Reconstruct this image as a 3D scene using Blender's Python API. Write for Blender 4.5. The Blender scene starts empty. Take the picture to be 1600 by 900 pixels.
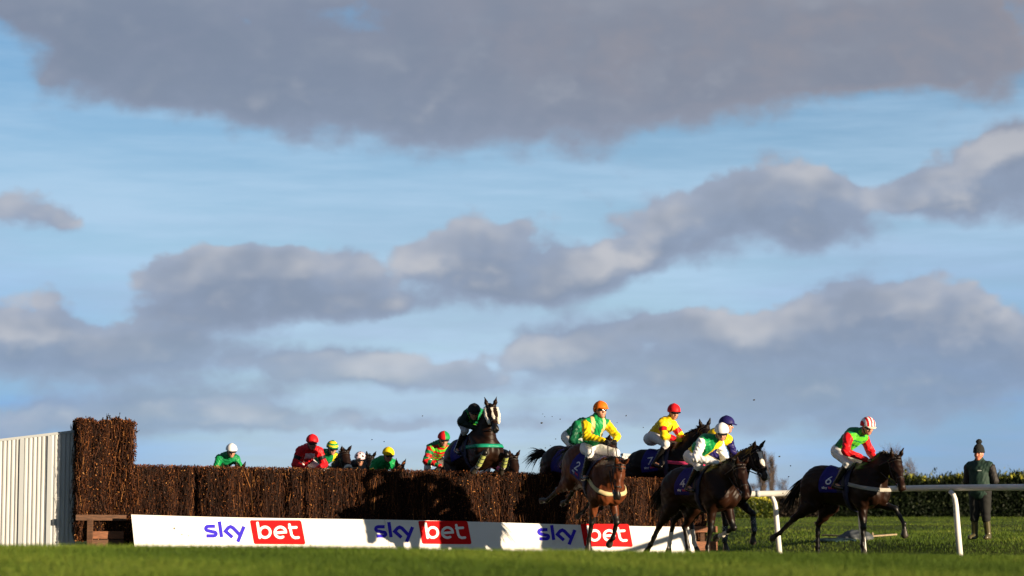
import bpy, math, random
import numpy as np
from mathutils import Vector, Matrix
R = math.radians
random.seed(7)
rng = np.random.default_rng(11)
scene = bpy.context.scene
COL = scene.collection

# ------------------------------------------------------------------ camera
FPX = 3400.0                      # focal length in pixels of the 1600 wide photograph
CAMZ = 1.05
PITCH = math.atan((770 - 450) / FPX)
cam_data = bpy.data.cameras.new("camera")
cam = bpy.data.objects.new("camera", cam_data)
COL.objects.link(cam)
cam.location = (0, 0, CAMZ)
cam.rotation_euler = (math.pi / 2 + PITCH, 0, 0)
cam_data.sensor_width = 36
cam_data.lens = 36 * FPX / 1600
cam_data.clip_start = 0.1
cam_data.clip_end = 6000
cam_data.dof.use_dof = True
cam_data.dof.focus_distance = 38.5
cam_data.dof.aperture_fstop = 1.5
scene.camera = cam

def at(px, py, Y):
    """world point at depth Y seen at that pixel (used to measure the layout)"""
    dx, dz = (px - 800) / FPX, (450 - py) / FPX
    y = math.cos(PITCH) - dz * math.sin(PITCH)
    z = math.sin(PITCH) + dz * math.cos(PITCH)
    return Vector((dx * Y / y, Y, CAMZ + z * Y / y))

def azel(px, py):
    v = at(px, py, 1.0) - Vector((0, 0, CAMZ))
    v.normalize()
    return math.degrees(math.atan2(v.x, v.y)), math.degrees(math.asin(v.z))

# ------------------------------------------------------------------ light and sky
SUN_AZ, SUN_EL = 126.0, 8.5      # clockwise from +Y, above the horizon
sun_data = bpy.data.lights.new("sun", 'SUN')
sun_data.energy = 5.0
sun_data.angle = R(0.5)
sun_data.color = (1.0, 0.80, 0.55)
sun = bpy.data.objects.new("sun", sun_data)
COL.objects.link(sun)
sdir = Vector((math.sin(R(SUN_AZ)) * math.cos(R(SUN_EL)), math.cos(R(SUN_AZ)) * math.cos(R(SUN_EL)), math.sin(R(SUN_EL))))
sun.rotation_euler = sdir.to_track_quat('Z', 'Y').to_euler()
sun.location = sdir * 60

scene.view_settings.view_transform = 'Standard'
scene.view_settings.look = 'None'
scene.view_settings.gamma = 1
scene.view_settings.use_curve_mapping = False
scene.view_settings.exposure = 0.95
EXPO = 2 ** scene.view_settings.exposure
try:
    scene.cycles.use_denoising = True
    scene.cycles.denoiser = 'OPENIMAGEDENOISE'
    scene.cycles.max_bounces = 6
    scene.cycles.transparent_max_bounces = 4
    scene.cycles.use_adaptive_sampling = True
    scene.cycles.adaptive_threshold = 0.015
except Exception:
    pass

def srgb(r, g, b):
    f = lambda c: (c / 255 / 12.92) if c <= 10 else ((c / 255 + 0.055) / 1.055) ** 2.4
    return (f(r), f(g), f(b))

world = bpy.data.worlds.new("World")
scene.world = world
world.use_nodes = True
world.cycles.sampling_method = 'MANUAL'
world.cycles.sample_map_resolution = 256
wt = world.node_tree
wt.nodes.clear()

def mth(op, a, b=None, c=None, nt=wt, clamp=False):
    n = nt.nodes.new('ShaderNodeMath')
    n.operation = op
    n.use_clamp = clamp
    for i, v in enumerate((a, b, c)):
        if v is None:
            continue
        if isinstance(v, (int, float)):
            n.inputs[i].default_value = v
        else:
            nt.links.new(v, n.inputs[i])
    return n.outputs[0]

def smooth(x, lo, hi, nt=wt):
    n = nt.nodes.new('ShaderNodeMapRange')
    n.interpolation_type = 'SMOOTHSTEP'
    nt.links.new(x, n.inputs[0])
    n.inputs[1].default_value, n.inputs[2].default_value = lo, hi
    return n.outputs[0]

def mixc(f, a, b, nt=wt):
    n = nt.nodes.new('ShaderNodeMix')
    n.data_type = 'RGBA'
    for sock, v in ((n.inputs[0], f), (n.inputs[6], a), (n.inputs[7], b)):
        if isinstance(v, (int, float)):
            sock.default_value = v
        elif isinstance(v, tuple):
            sock.default_value = (*v, 1)
        else:
            nt.links.new(v, sock)
    return n.outputs[2]

# clouds: (pixel centre, pixel radii, amplitude, lightness of the cloud)
CLOUDS = [
    (545, 25, 46, 18, -.30), (900, 60, 46, 46, -.26), (870, 110, 40, 26, -.2),
    (170, 40, 150, 75, 1.0), (230, 110, 120, 62, 1.0), (350, 110, 150, 72, 1.1), (560, 130, 190, 88, 1.1), (830, 140, 240, 98, 1.15), (1080, 95, 230, 82, 1.1),
    (1270, 70, 190, 78, 1.0), (1430, 40, 190, 66, 1.0), (1520, 95, 100, 55, .95), (60, 0, 120, 34, .9), (800, -10, 900, 46, 1.0),
    (30, 320, 75, 36, .95), (112, 350, 26, 13, .55),
    (300, 445, 92, 62, 1.0), (385, 425, 85, 48, .95), (490, 430, 95, 60, 1.0), (400, 485, 180, 24, .75), (600, 480, 80, 20, .5), (700, 425, 110, 58, 1.0), (790, 405, 100, 64, 1.05), (880, 445, 80, 40, .9), (950, 415, 60, 34, .8),
    (1030, 372, 85, 42, .95), (1150, 335, 150, 66, 1.05), (1240, 285, 70, 36, .75), (1300, 345, 110, 52, .85), (1430, 300, 70, 30, .7),
    (1560, 285, 95, 66, 1.1), (1590, 235, 70, 44, 1.0), (1470, 300, 70, 34, .7),
    (900, 545, 120, 34, .85), (1010, 515, 120, 38, .95), (1160, 520, 120, 36, .9), (1330, 500, 110, 56, 1.0), (1430, 480, 95, 50, .95), (1560, 520, 110, 52, .95), (1300, 560, 340, 40, 1.0), (1000, 560, 160, 30, .8),
    (20, 490, 110, 46, .95), (130, 545, 150, 38, .9), (290, 545, 130, 30, .85), (40, 580, 150, 24, .7),
    (500, 570, 120, 32, .85), (640, 580, 130, 30, .85), (720, 595, 100, 20, .65),
    (300, 622, 170, 34, .95), (120, 660, 260, 32, 1.0), (1120, 615, 290, 28, 1.0), (1460, 610, 240, 40, 1.0), (1150, 660, 300, 22, .85), (560, 662, 260, 18, .75),
]
tc = wt.nodes.new('ShaderNodeTexCoord')
sep = wt.nodes.new('ShaderNodeSeparateXYZ')
wt.links.new(tc.outputs['Generated'], sep.inputs[0])
az = mth('MULTIPLY', mth('ARCTAN2', sep.outputs[0], sep.outputs[1]), 180 / math.pi)
el = mth('MULTIPLY', mth('ARCSINE', sep.outputs[2]), 180 / math.pi)

def wnoise(u, v, su, sv, w, detail, rough=.58):
    cmb = wt.nodes.new('ShaderNodeCombineXYZ')
    wt.links.new(mth('MULTIPLY', u, su), cmb.inputs[0])
    wt.links.new(mth('MULTIPLY', v, sv), cmb.inputs[1])
    cmb.inputs[2].default_value = w
    n = wt.nodes.new('ShaderNodeTexNoise')
    n.inputs['Scale'].default_value = 1
    n.inputs['Detail'].default_value = detail
    n.inputs['Roughness'].default_value = rough
    wt.links.new(cmb.outputs[0], n.inputs['Vector'])
    return n.outputs[0]

def cloud_field(u, v, detail):
    # the noise bends the outline, then the gentle sum of lumps is thresholded
    wu = mth('ADD', u, mth('MULTIPLY', mth('SUBTRACT', wnoise(u, v, .35, .5, 3.1, 5), .5), 1.1))
    wv = mth('ADD', v, mth('MULTIPLY', mth('SUBTRACT', wnoise(u, v, .45, .55, 9.7, 5), .5), .9))
    cmb = wt.nodes.new('ShaderNodeCombineXYZ')
    wt.links.new(wu, cmb.inputs[0])
    wt.links.new(wv, cmb.inputs[1])
    tot = None
    for (px, py, rx, ry, amp) in CLOUDS:
        ca, ce = azel(px, py)
        sub = wt.nodes.new('ShaderNodeVectorMath')
        sub.operation = 'SUBTRACT'
        wt.links.new(cmb.outputs[0], sub.inputs[0])
        sub.inputs[1].default_value = (ca, ce, 0)
        mul = wt.nodes.new('ShaderNodeVectorMath')
        mul.operation = 'MULTIPLY'
        wt.links.new(sub.outputs[0], mul.inputs[0])
        mul.inputs[1].default_value = (59.3 / rx, 59.3 / ry, 0)
        dot = wt.nodes.new('ShaderNodeVectorMath')
        dot.operation = 'DOT_PRODUCT'
        wt.links.new(mul.outputs[0], dot.inputs[0])
        wt.links.new(mul.outputs[0], dot.inputs[1])
        g = mth('MULTIPLY', mth('POWER', 0.5, mth('POWER', dot.outputs['Value'], 1.5)), amp)
        tot = g if tot is None else mth('ADD', tot, g)
    far = smooth(mth('ABSOLUTE', az), 15, 24)          # the rest of the sky: broken cloud
    tot = mth('ADD', tot, mth('MULTIPLY', far, .75))
    over = smooth(el, 13.5, 17.5)
    tot = mth('ADD', tot, mth('MULTIPLY', over, .8))
    tot = mth('MINIMUM', tot, 1.35)
    fb = wnoise(u, v, .55, .85, 5.5, detail, .58)
    vo = wt.nodes.new('ShaderNodeTexVoronoi')          # rounded billows
    vo.inputs['Scale'].default_value = 1
    vo.inputs['Detail'].default_value = 2.0
    vo.inputs['Roughness'].default_value = .45
    vc = wt.nodes.new('ShaderNodeCombineXYZ')
    wt.links.new(mth('MULTIPLY', wu, .75), vc.inputs[0])
    wt.links.new(mth('MULTIPLY', wv, 1.05), vc.inputs[1])
    wt.links.new(vc.outputs[0], vo.inputs['Vector'])
    tot = mth('ADD', tot, mth('MULTIPLY', mth('SUBTRACT', .42, vo.outputs['Distance']), .55))
    return mth('ADD', tot, mth('MULTIPLY', mth('SUBTRACT', fb, .5), 1.25))

F0 = cloud_field(az, el, 9)
F1 = cloud_field(mth('ADD', az, -.30), mth('ADD', el, .75), 3)
toward_top = smooth(mth('SUBTRACT', F0, F1), -.15, .45)       # crisp upper edges, ragged soft bases
wid = mth('SUBTRACT', .42, mth('MULTIPLY', toward_top, .24))
_mr = wt.nodes.new('ShaderNodeMapRange')
_mr.interpolation_type = 'SMOOTHSTEP'
wt.links.new(F0, _mr.inputs[0])
wt.links.new(mth('SUBTRACT', .43, wid), _mr.inputs[1])
wt.links.new(mth('ADD', .43, wid), _mr.inputs[2])
dens = _mr.outputs[0]
litn = smooth(wnoise(az, el, .28, .4, 21.0, 3), .38, .66)
lit = mth('MULTIPLY', smooth(mth('SUBTRACT', F0, F1), -.1, .9), mth('ADD', .12, mth('MULTIPLY', litn, .68)))
thick = smooth(F0, .55, 1.35)
high = smooth(el, 7.5, 12.0)
warm = smooth(az, -6.0, 5.0)
basec = mixc(high, tuple(c / EXPO for c in srgb(146, 160, 184)), tuple(c / EXPO for c in srgb(132, 141, 161)))
basec = mixc(mth('MULTIPLY', mth('MULTIPLY', warm, high), .8), basec, tuple(c / EXPO for c in srgb(150, 146, 153)))
added_deck = smooth(el, 13, 20)
added_deck = mth('MAXIMUM', added_deck, smooth(mth('ABSOLUTE', az), 26, 60))   # dark cloud added out of view overhead and behind the camera to deepen shadows
basec = mixc(added_deck, basec, tuple(c / EXPO * .30 for c in srgb(112, 120, 140)))
darkc = mixc(mth('MULTIPLY', thick, .5), basec, tuple(c / EXPO for c in srgb(120, 133, 154)))
topc = tuple(c / EXPO for c in srgb(206, 205, 208))
cloudc = mixc(mth('MULTIPLY', lit, mth('SUBTRACT', .95, mth('MULTIPLY', high, .75))), darkc, topc)

sky = wt.nodes.new('ShaderNodeTexSky')
sky.sky_type = 'NISHITA'
sky.sun_disc = False
sky.sun_elevation = R(SUN_EL)
sky.sun_rotation = R(SUN_AZ)
sky.air_density = 1.0
sky.dust_density = 0.3
sky.ozone_density = 4.0
SKY_STRENGTH = 0.08
bg = wt.nodes.new('ShaderNodeBackground')
bg.inputs[1].default_value = SKY_STRENGTH
wout = wt.nodes.new('ShaderNodeOutputWorld')
# cloud colours are given as they are seen: divide by the strength of the background
sc = wt.nodes.new('ShaderNodeVectorMath')
sc.operation = 'SCALE'
wt.links.new(cloudc, sc.inputs[0])
sc.inputs['Scale'].default_value = 1 / SKY_STRENGTH
# thin high veil that pales the lower sky
veil = wnoise(az, el, .12, 1.1, 1.3, 6, .6)
hz = mth('ADD', mth('ADD', .10, mth('MULTIPLY', smooth(veil, .35, .7), .32)), mth('MULTIPLY', smooth(el, 13, 4), .56))
sc2 = wt.nodes.new('ShaderNodeVectorMath')
sc2.operation = 'SCALE'
sides = mth('MULTIPLY', smooth(mth('ABSOLUTE', mth('SUBTRACT', az, -1.0)), 3.5, 13.0), smooth(el, 8.0, 2.0))
wt.links.new(mixc(sides, tuple(c / EXPO for c in srgb(184, 213, 239)), tuple(c / EXPO for c in srgb(132, 178, 230))), sc2.inputs[0])
sc2.inputs['Scale'].default_value = 1 / SKY_STRENGTH
skyc = mixc(hz, sky.outputs[0], sc2.outputs[0])
# a second, greyer sheet of high cloud low in the sky
sheet = mth('MULTIPLY', mth('MULTIPLY', smooth(wnoise(az, el, .16, .75, 44.0, 7, .6), .38, .68), smooth(el, 9.0, 4.0)), .36)
sc3 = wt.nodes.new('ShaderNodeVectorMath')
sc3.operation = 'SCALE'
sc3.inputs[0].default_value = tuple(c / EXPO for c in srgb(160, 178, 210))
sc3.inputs['Scale'].default_value = 1 / SKY_STRENGTH
skyc = mixc(sheet, skyc, sc3.outputs[0])
low = smooth(el, 5.0, 1.5)
fin = mixc(mth('MULTIPLY', dens, mth('SUBTRACT', .95, mth('MULTIPLY', low, .35))), skyc, sc.outputs[0])
wt.links.new(fin, bg.inputs[0])
wt.links.new(bg.outputs[0], wout.inputs[0])

# ------------------------------------------------------------------ helpers
def tag(o, label=None, cat=None, group=None, kind=None):
    if label: o['label'] = label
    if cat: o['category'] = cat
    if group: o['group'] = group
    if kind: o['kind'] = kind
    return o

def empty(name, loc=(0, 0, 0), rz=0.0):
    o = bpy.data.objects.new(name, None)
    o.empty_display_size = .2
    COL.objects.link(o)
    o.location = loc
    o.rotation_euler = (0, 0, rz)
    return o

def mesh_obj(name, V, F, mats, parent=None, midx=None, smooth_=True, rnd=None):
    """V (n,3); F (m,k) array or list of lists"""
    V = np.asarray(V, dtype=np.float32)
    me = bpy.data.meshes.new(name)
    if isinstance(F, np.ndarray):
        m, k = F.shape
        loops = F.astype(np.int32).ravel()
        starts = np.arange(0, m * k, k, dtype=np.int32)
        totals = np.full(m, k, dtype=np.int32)
    else:
        m = len(F)
        totals = np.array([len(f) for f in F], dtype=np.int32)
        starts = np.concatenate([[0], np.cumsum(totals)[:-1]]).astype(np.int32) if m else np.zeros(0, np.int32)
        loops = np.array([i for f in F for i in f], dtype=np.int32)
    me.vertices.add(len(V))
    me.vertices.foreach_set('co', V.ravel())
    me.loops.add(len(loops))
    me.loops.foreach_set('vertex_index', loops)
    me.polygons.add(m)
    me.polygons.foreach_set('loop_start', starts)
    me.polygons.foreach_set('loop_total', totals)
    for mt in (mats if isinstance(mats, (list, tuple)) else [mats]):
        me.materials.append(mt)
    if midx is not None:
        me.polygons.foreach_set('material_index', np.asarray(midx, dtype=np.int32))
    me.polygons.foreach_set('use_smooth', np.full(m, bool(smooth_)))
    if rnd is not None:
        a = me.attributes.new('rnd', 'FLOAT', 'FACE')
        a.data.foreach_set('value', np.asarray(rnd, dtype=np.float32))
    me.update(calc_edges=True)
    me.validate()
    o = bpy.data.objects.new(name, me)
    COL.objects.link(o)
    if parent is not None:
        o.parent = parent
    return o

class MB:
    def __init__(s):
        s.v, s.f, s.m = [], [], []
    def add(s, vs, fs, mi=0):
        b = len(s.v)
        s.v += [tuple(v) for v in vs]
        s.f += [[i + b for i in f] for f in fs]
        s.m += [mi] * len(fs)
    def box(s, c, size, M=None, mi=0):
        x, y, z = (q / 2 for q in size)
        vs = [Vector((a, b, d)) for a in (-x, x) for b in (-y, y) for d in (-z, z)]
        if M is not None:
            vs = [M @ v for v in vs]
        c = Vector(c)
        s.add([v + c for v in vs], [(0, 1, 3, 2), (4, 6, 7, 5), (0, 4, 5, 1), (2, 3, 7, 6), (0, 2, 6, 4), (1, 5, 7, 3)], mi)
    def beam(s, a, b, w, h, mi=0, up=Vector((0, 0, 1))):
        a, b = Vector(a), Vector(b)
        d = (b - a); L = d.length; d.normalize()
        r = d.cross(up)
        if r.length < 1e-4: r = d.cross(Vector((0, 1, 0)))
        r.normalize(); u = r.cross(d)
        M = Matrix((d, r, u)).transposed()
        s.box((a + b) / 2, (L, w, h), M, mi)
    def tube(s, pts, rad, n=8, mi=0, caps=True):
        pts = [Vector(p) for p in pts]
        if not isinstance(rad, (list, tuple)): rad = [rad] * len(pts)
        b = len(s.v)
        prev = None
        for i, p in enumerate(pts):
            d = (pts[min(i + 1, len(pts) - 1)] - pts[max(i - 1, 0)])
            d.normalize()
            if prev is None:
                r = d.cross(Vector((0, 0, 1)))
                if r.length < .05: r = d.cross(Vector((0, 1, 0)))
            else:
                r = prev - d * prev.dot(d)
            r.normalize(); prev = r
            u = d.cross(r)
            for k in range(n):
                t = 2 * math.pi * k / n
                s.v.append(tuple(p + (r * math.cos(t) + u * math.sin(t)) * rad[i]))
        for i in range(len(pts) - 1):
            for k in range(n):
                a0 = b + i * n + k; a1 = b + i * n + (k + 1) % n
                s.f.append([a0, a1, a1 + n, a0 + n]); s.m.append(mi)
        if caps:
            s.f.append([b + k for k in range(n)][::-1]); s.m.append(mi)
            e = b + (len(pts) - 1) * n
            s.f.append([e + k for k in range(n)]); s.m.append(mi)
    def build(s, name, mats, parent=None, smooth_=False):
        return mesh_obj(name, np.array(s.v, np.float32).reshape(-1, 3), s.f, mats, parent, s.m, smooth_)

# ------------------------------------------------------------------ materials
def material(name, col, rough=.6, noise=0.0, nscale=20.0, bump=0.0, bscale=60.0, spec=.5, sheen=0.0, coat=0.0, metal=0.0, col2=None, stretch=None):
    m = bpy.data.materials.new(name)
    m.use_nodes = True
    nt = m.node_tree
    b = nt.nodes['Principled BSDF']
    b.inputs['Roughness'].default_value = rough
    b.inputs['Specular IOR Level'].default_value = spec
    b.inputs['Sheen Weight'].default_value = sheen
    b.inputs['Coat Weight'].default_value = coat
    b.inputs['Metallic'].default_value = metal
    b.inputs['Base Color'].default_value = (*col, 1)
    if noise or col2 or bump:
        t = nt.nodes.new('ShaderNodeTexCoord')
        vec = t.outputs['Object']
        if stretch:
            mp = nt.nodes.new('ShaderNodeMapping')
            mp.inputs['Scale'].default_value = stretch
            nt.links.new(vec, mp.inputs[0]); vec = mp.outputs[0]
    if noise or col2:
        n = nt.nodes.new('ShaderNodeTexNoise')
        n.inputs['Scale'].default_value = nscale
        n.inputs['Detail'].default_value = 6
        nt.links.new(vec, n.inputs['Vector'])
        f = smooth(n.outputs[0], .3, .7, nt)
        if col2 is None:
            col2 = tuple(c * (1 - noise) for c in col)
            col = tuple(min(1, c * (1 + noise)) for c in col)
        nt.links.new(mixc(f, col, col2, nt), b.inputs['Base Color'])
    if bump:
        n2 = nt.nodes.new('ShaderNodeTexNoise')
        n2.inputs['Scale'].default_value = bscale
        n2.inputs['Detail'].default_value = 3
        nt.links.new(vec, n2.inputs['Vector'])
        bp = nt.nodes.new('ShaderNodeBump')
        bp.inputs['Strength'].default_value = bump
        bp.inputs['Distance'].default_value = .02
        nt.links.new(n2.outputs[0], bp.inputs['Height'])
        nt.links.new(bp.outputs[0], b.inputs['Normal'])
    return m

def ramp_material(name, stops, rough=.7, spec=.3, trans=0.0):
    """colour picked per face from the 'rnd' attribute: each blade / twig / leaf has its own colour"""
    m = bpy.data.materials.new(name)
    m.use_nodes = True
    nt = m.node_tree
    b = nt.nodes['Principled BSDF']
    b.inputs['Roughness'].default_value = rough
    b.inputs['Specular IOR Level'].default_value = spec
    a = nt.nodes.new('ShaderNodeAttribute')
    a.attribute_name = 'rnd'
    r = nt.nodes.new('ShaderNodeValToRGB')
    el_ = r.color_ramp.elements
    el_[0].position, el_[0].color = stops[0][0], (*stops[0][1], 1)
    el_[1].position, el_[1].color = stops[1][0], (*stops[1][1], 1)
    for p, c in stops[2:]:
        e = el_.new(p); e.color = (*c, 1)
    nt.links.new(a.outputs['Fac'], r.inputs[0])
    nt.links.new(r.outputs[0], b.inputs['Base Color'])
    if trans:
        tr = nt.nodes.new('ShaderNodeBsdfTranslucent')
        nt.links.new(r.outputs[0], tr.inputs[0])
        mx = nt.nodes.new('ShaderNodeMixShader')
        mx.inputs[0].default_value = trans
        nt.links.new(b.outputs[0], mx.inputs[1]); nt.links.new(tr.outputs[0], mx.inputs[2])
        nt.links.new(mx.outputs[0], nt.nodes['Material Output'].inputs[0])
    return m

_silk = {}
def silk(col, rough=.42):
    k = (tuple(col), rough)
    if k not in _silk:
        _silk[k] = material('silk', col, rough, noise=.05, nscale=9, bump=.22, bscale=13, spec=.18)
    return _silk[k]

# ------------------------------------------------------------------ smooth body surfaces from blended limbs
class Cone:
    def __init__(s, a, b, ra, rb, k=.03, t=0, fy=1.0):
        s.a, s.b = np.array(a, float), np.array(b, float)
        s.ra, s.rb, s.k, s.t, s.fy = ra, rb, k, t, fy
    def bounds(s):
        r = max(s.ra, s.rb) * max(1, s.fy)
        return np.minimum(s.a, s.b) - r, np.maximum(s.a, s.b) + r
    def d(s, X, Y, Z):
        # fy < 1 flattens the section along y
        ba = s.b - s.a
        a = s.a
        px, py, pz = X - a[0], (Y - a[1]) / s.fy, Z - a[2]
        by = ba[1] / s.fy
        l2 = ba[0] ** 2 + by ** 2 + ba[2] ** 2 + 1e-9
        t = np.clip((px * ba[0] + py * by + pz * ba[2]) / l2, 0, 1)
        q = np.sqrt((px - t * ba[0]) ** 2 + (py - t * by) ** 2 + (pz - t * ba[2]) ** 2)
        return (q - (s.ra + (s.rb - s.ra) * t)) * min(1, s.fy)

class Ell:
    def __init__(s, c, r, k=.05, t=0, M=None):
        s.c, s.r, s.k, s.t = np.array(c, float), np.array(r, float), k, t
        s.M = np.eye(3) if M is None else np.array(M, float)   # columns: local axes
    def bounds(s):
        e = np.sqrt(((s.M * s.r[None, :]) ** 2).sum(1))
        return s.c - e, s.c + e
    def d(s, X, Y, Z):
        x, y, z = X - s.c[0], Y - s.c[1], Z - s.c[2]
        M = s.M
        u = [x * M[0, i] + y * M[1, i] + z * M[2, i] for i in range(3)]
        k0 = np.sqrt(sum((u[i] / s.r[i]) ** 2 for i in range(3)))
        k1 = np.sqrt(sum((u[i] / s.r[i] ** 2) ** 2 for i in range(3))) + 1e-6
        return k0 * (k0 - 1) / k1

class Frame:
    """a local frame: origin and three axes (columns)"""
    def __init__(s, o, x, zhint):
        s.o = np.array(o, float)
        x = np.array(x, float); x /= np.linalg.norm(x)
        z = np.array(zhint, float); z = z - x * z.dot(x); z /= np.linalg.norm(z)
        y = np.cross(z, x)
        s.M = np.stack([x, y, z], 1)
    def p(s, x, y, z):
        return s.o + s.M @ np.array((x, y, z), float)
    def loc(s, P):
        return (np.asarray(P) - s.o) @ s.M
    def turned(s, pitch):
        c, n = math.cos(pitch), math.sin(pitch)
        return s.M @ np.array([[c, 0, n], [0, 1, 0], [-n, 0, c]])

class Field:
    def __init__(s, prims, h, extra=None, pad=.05):
        lo = np.min([p.bounds()[0] for p in prims], 0) - pad
        hi = np.max([p.bounds()[1] for p in prims], 0) + pad
        n = np.ceil((hi - lo) / h).astype(int) + 1
        s.h, s.lo, s.n = h, lo, n
        ax = [np.float32(lo[i]) + np.float32(h) * np.arange(n[i], dtype=np.float32) for i in range(3)]
        D = np.full(n, .25, np.float32)
        B = np.full(n, 9.0, np.float32)
        T = np.zeros(n, np.int16)
        for p in prims:
            a, b = p.bounds()
            m = p.k + .03
            i0 = np.maximum(((a - m - lo) / h).astype(int), 0)
            i1 = np.minimum(((b + m - lo) / h).astype(int) + 2, n)
            sl = tuple(slice(i0[i], i1[i]) for i in range(3))
            d = p.d(ax[0][sl[0]][:, None, None], ax[1][sl[1]][None, :, None], ax[2][sl[2]][None, None, :]).astype(np.float32)
            cur = D[sl]
            hh = np.maximum(p.k - np.abs(cur - d), 0) / p.k
            D[sl] = np.minimum(cur, d) - hh * hh * p.k * .25
            bb = B[sl]; tt = T[sl]
            w = d < bb
            bb[w] = d[w] if d.shape == bb.shape else np.broadcast_to(d, bb.shape)[w]
            tt[w] = p.t
        if extra is not None:
            D = extra(D, ax[0][:, None, None], ax[1][None, :, None], ax[2][None, None, :]).astype(np.float32)
        s.D, s.T = D, T
    def at(s, P):
        q = (np.asarray(P) - s.lo) / s.h
        q = np.clip(q, 0, s.n - 1.001)
        i = q.astype(int); f = q - i
        out = 0
        for a in (0, 1):
            for b in (0, 1):
                for c in (0, 1):
                    w = (f[..., 0] if a else 1 - f[..., 0]) * (f[..., 1] if b else 1 - f[..., 1]) * (f[..., 2] if c else 1 - f[..., 2])
                    out = out + w * s.D[i[..., 0] + a, i[..., 1] + b, i[..., 2] + c]
        return out
    def tag_at(s, P):
        i = np.clip(np.round((np.asarray(P) - s.lo) / s.h).astype(int), 0, s.n - 1)
        return s.T[i[:, 0], i[:, 1], i[:, 2]]
    def surface(s):
        D = s.D
        ins = D < 0
        nx, ny, nz = s.n
        cnt = np.zeros((nx - 1, ny - 1, nz - 1), np.int8)
        for a in (0, 1):
            for b in (0, 1):
                for c in (0, 1):
                    cnt += ins[a:nx - 1 + a, b:ny - 1 + b, c:nz - 1 + c]
        act = (cnt > 0) & (cnt < 8)
        I = np.argwhere(act)
        vid = np.full(act.shape, -1, np.int64)
        vid[act] = np.arange(len(I))
        cor = [(a, b, c) for a in (0, 1) for b in (0, 1) for c in (0, 1)]
        val = {c: D[I[:, 0] + c[0], I[:, 1] + c[1], I[:, 2] + c[2]] for c in cor}
        S = np.zeros((len(I), 3)); W = np.zeros(len(I))
        for c in cor:
            for axis in range(3):
                if c[axis]: continue
                e = list(c); e[axis] = 1; e = tuple(e)
                d0, d1 = val[c], val[e]
                x = (d0 < 0) != (d1 < 0)
                t = np.where(x, d0 / np.where(x, d0 - d1, 1), 0)
                p = np.tile(np.array(c, float), (len(I), 1)); p[:, axis] = t
                S[x] += p[x]; W[x] += 1
        V = s.lo + (I + S / W[:, None]) * s.h
        F = []
        for axis in range(3):
            b, c = [(1, 2), (2, 0), (0, 1)][axis]
            s0 = [slice(None)] * 3; s1 = [slice(None)] * 3
            s0[axis] = slice(0, -1); s1[axis] = slice(1, None)
            x0 = ins[tuple(s0)]; x1 = ins[tuple(s1)]
            E = np.argwhere(x0 != x1)
            ok = (E[:, b] > 0) & (E[:, c] > 0) & (E[:, b] < s.n[b] - 1) & (E[:, c] < s.n[c] - 1)
            E = E[ok]
            fl = x0[E[:, 0], E[:, 1], E[:, 2]]
            q = []
            for db, dc in ((-1, -1), (0, -1), (0, 0), (-1, 0)):
                e = E.copy(); e[:, b] += db; e[:, c] += dc
                q.append(vid[e[:, 0], e[:, 1], e[:, 2]])
            q = np.stack(q, 1)
            q[~fl] = q[~fl][:, ::-1]
            F.append(q)
        F = np.concatenate(F)
        return V, F[(F >= 0).all(1)]
    def shoot(s, O, Dr, R_=.75, n=90, off=0.0):
        """first way out of the surface from O along Dr (arrays (...,3))"""
        O, Dr = np.asarray(O, float), np.asarray(Dr, float)
        Dr = Dr / np.linalg.norm(Dr, axis=-1, keepdims=True)
        ts = np.linspace(0, R_, n)
        vals = s.at(O[..., None, :] + Dr[..., None, :] * ts[:, None])
        out = vals > 0
        k = np.argmax(out, -1)
        k = np.where(out.any(-1), k, n - 1)
        k = np.maximum(k, 1)
        v1 = np.take_along_axis(vals, k[..., None], -1)[..., 0]
        v0 = np.take_along_axis(vals, (k - 1)[..., None], -1)[..., 0]
        fr = np.clip(v0 / np.where(np.abs(v0 - v1) < 1e-6, 1e-6, v0 - v1), 0, 1)
        t = ts[k - 1] + fr * (ts[1] - ts[0])
        return O + Dr * (t + off)[..., None]

def folds(amp, f=1.0, seed=0.0):
    def fn(D, X, Y, Z):
        n = np.sin(31 * f * X + 9 * np.sin(11 * f * Z + seed) + 7 * Y) * np.sin(27 * f * Z + 8 * np.sin(13 * f * Y + seed) + 5 * X) + .5 * np.sin(61 * f * (X + Z) + 17 * np.sin(9 * f * Y + seed))
        return D + amp * n
    return fn

def surf_obj(name, prims, h, mats, parent, colour=None, xf=None, extra=None):
    fld = Field(prims, h, extra)
    V, F = fld.surface()
    mi = None
    if colour is not None:
        C = V[F].mean(1)
        mi = colour(C, fld.tag_at(C))
    o = mesh_obj(name, xf(V) if xf else V, F, mats, parent, mi)
    return o, fld

def grid_faces(nu, nv, closed_v=False):
    F = []
    for i in range(nu - 1):
        for j in range(nv if closed_v else nv - 1):
            j2 = (j + 1) % nv
            F.append([i * nv + j, (i + 1) * nv + j, (i + 1) * nv + j2, i * nv + j2])
    return F

def strip_obj(name, P, mats, parent, xf=None, closed=False, thick=.006, cen=None):
    """P (nu,nv,3) points over a surface -> a band with thickness"""
    nu, nv, _ = P.shape
    V = P.reshape(-1, 3)
    o = mesh_obj(name, xf(V) if xf else V, grid_faces(nu, nv, closed), mats, parent)
    if thick:
        so = o.modifiers.new('thickness', 'SOLIDIFY'); so.thickness = thick; so.offset = 0
    return o

# ------------------------------------------------------------------ lettering: strokes as flat ribbons
def arc(cx, cy, rx, ry, a0, a1, n=14):
    return [(cx + rx * math.cos(R(a0 + (a1 - a0) * i / n)), cy + ry * math.sin(R(a0 + (a1 - a0) * i / n))) for i in range(n + 1)]

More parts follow.
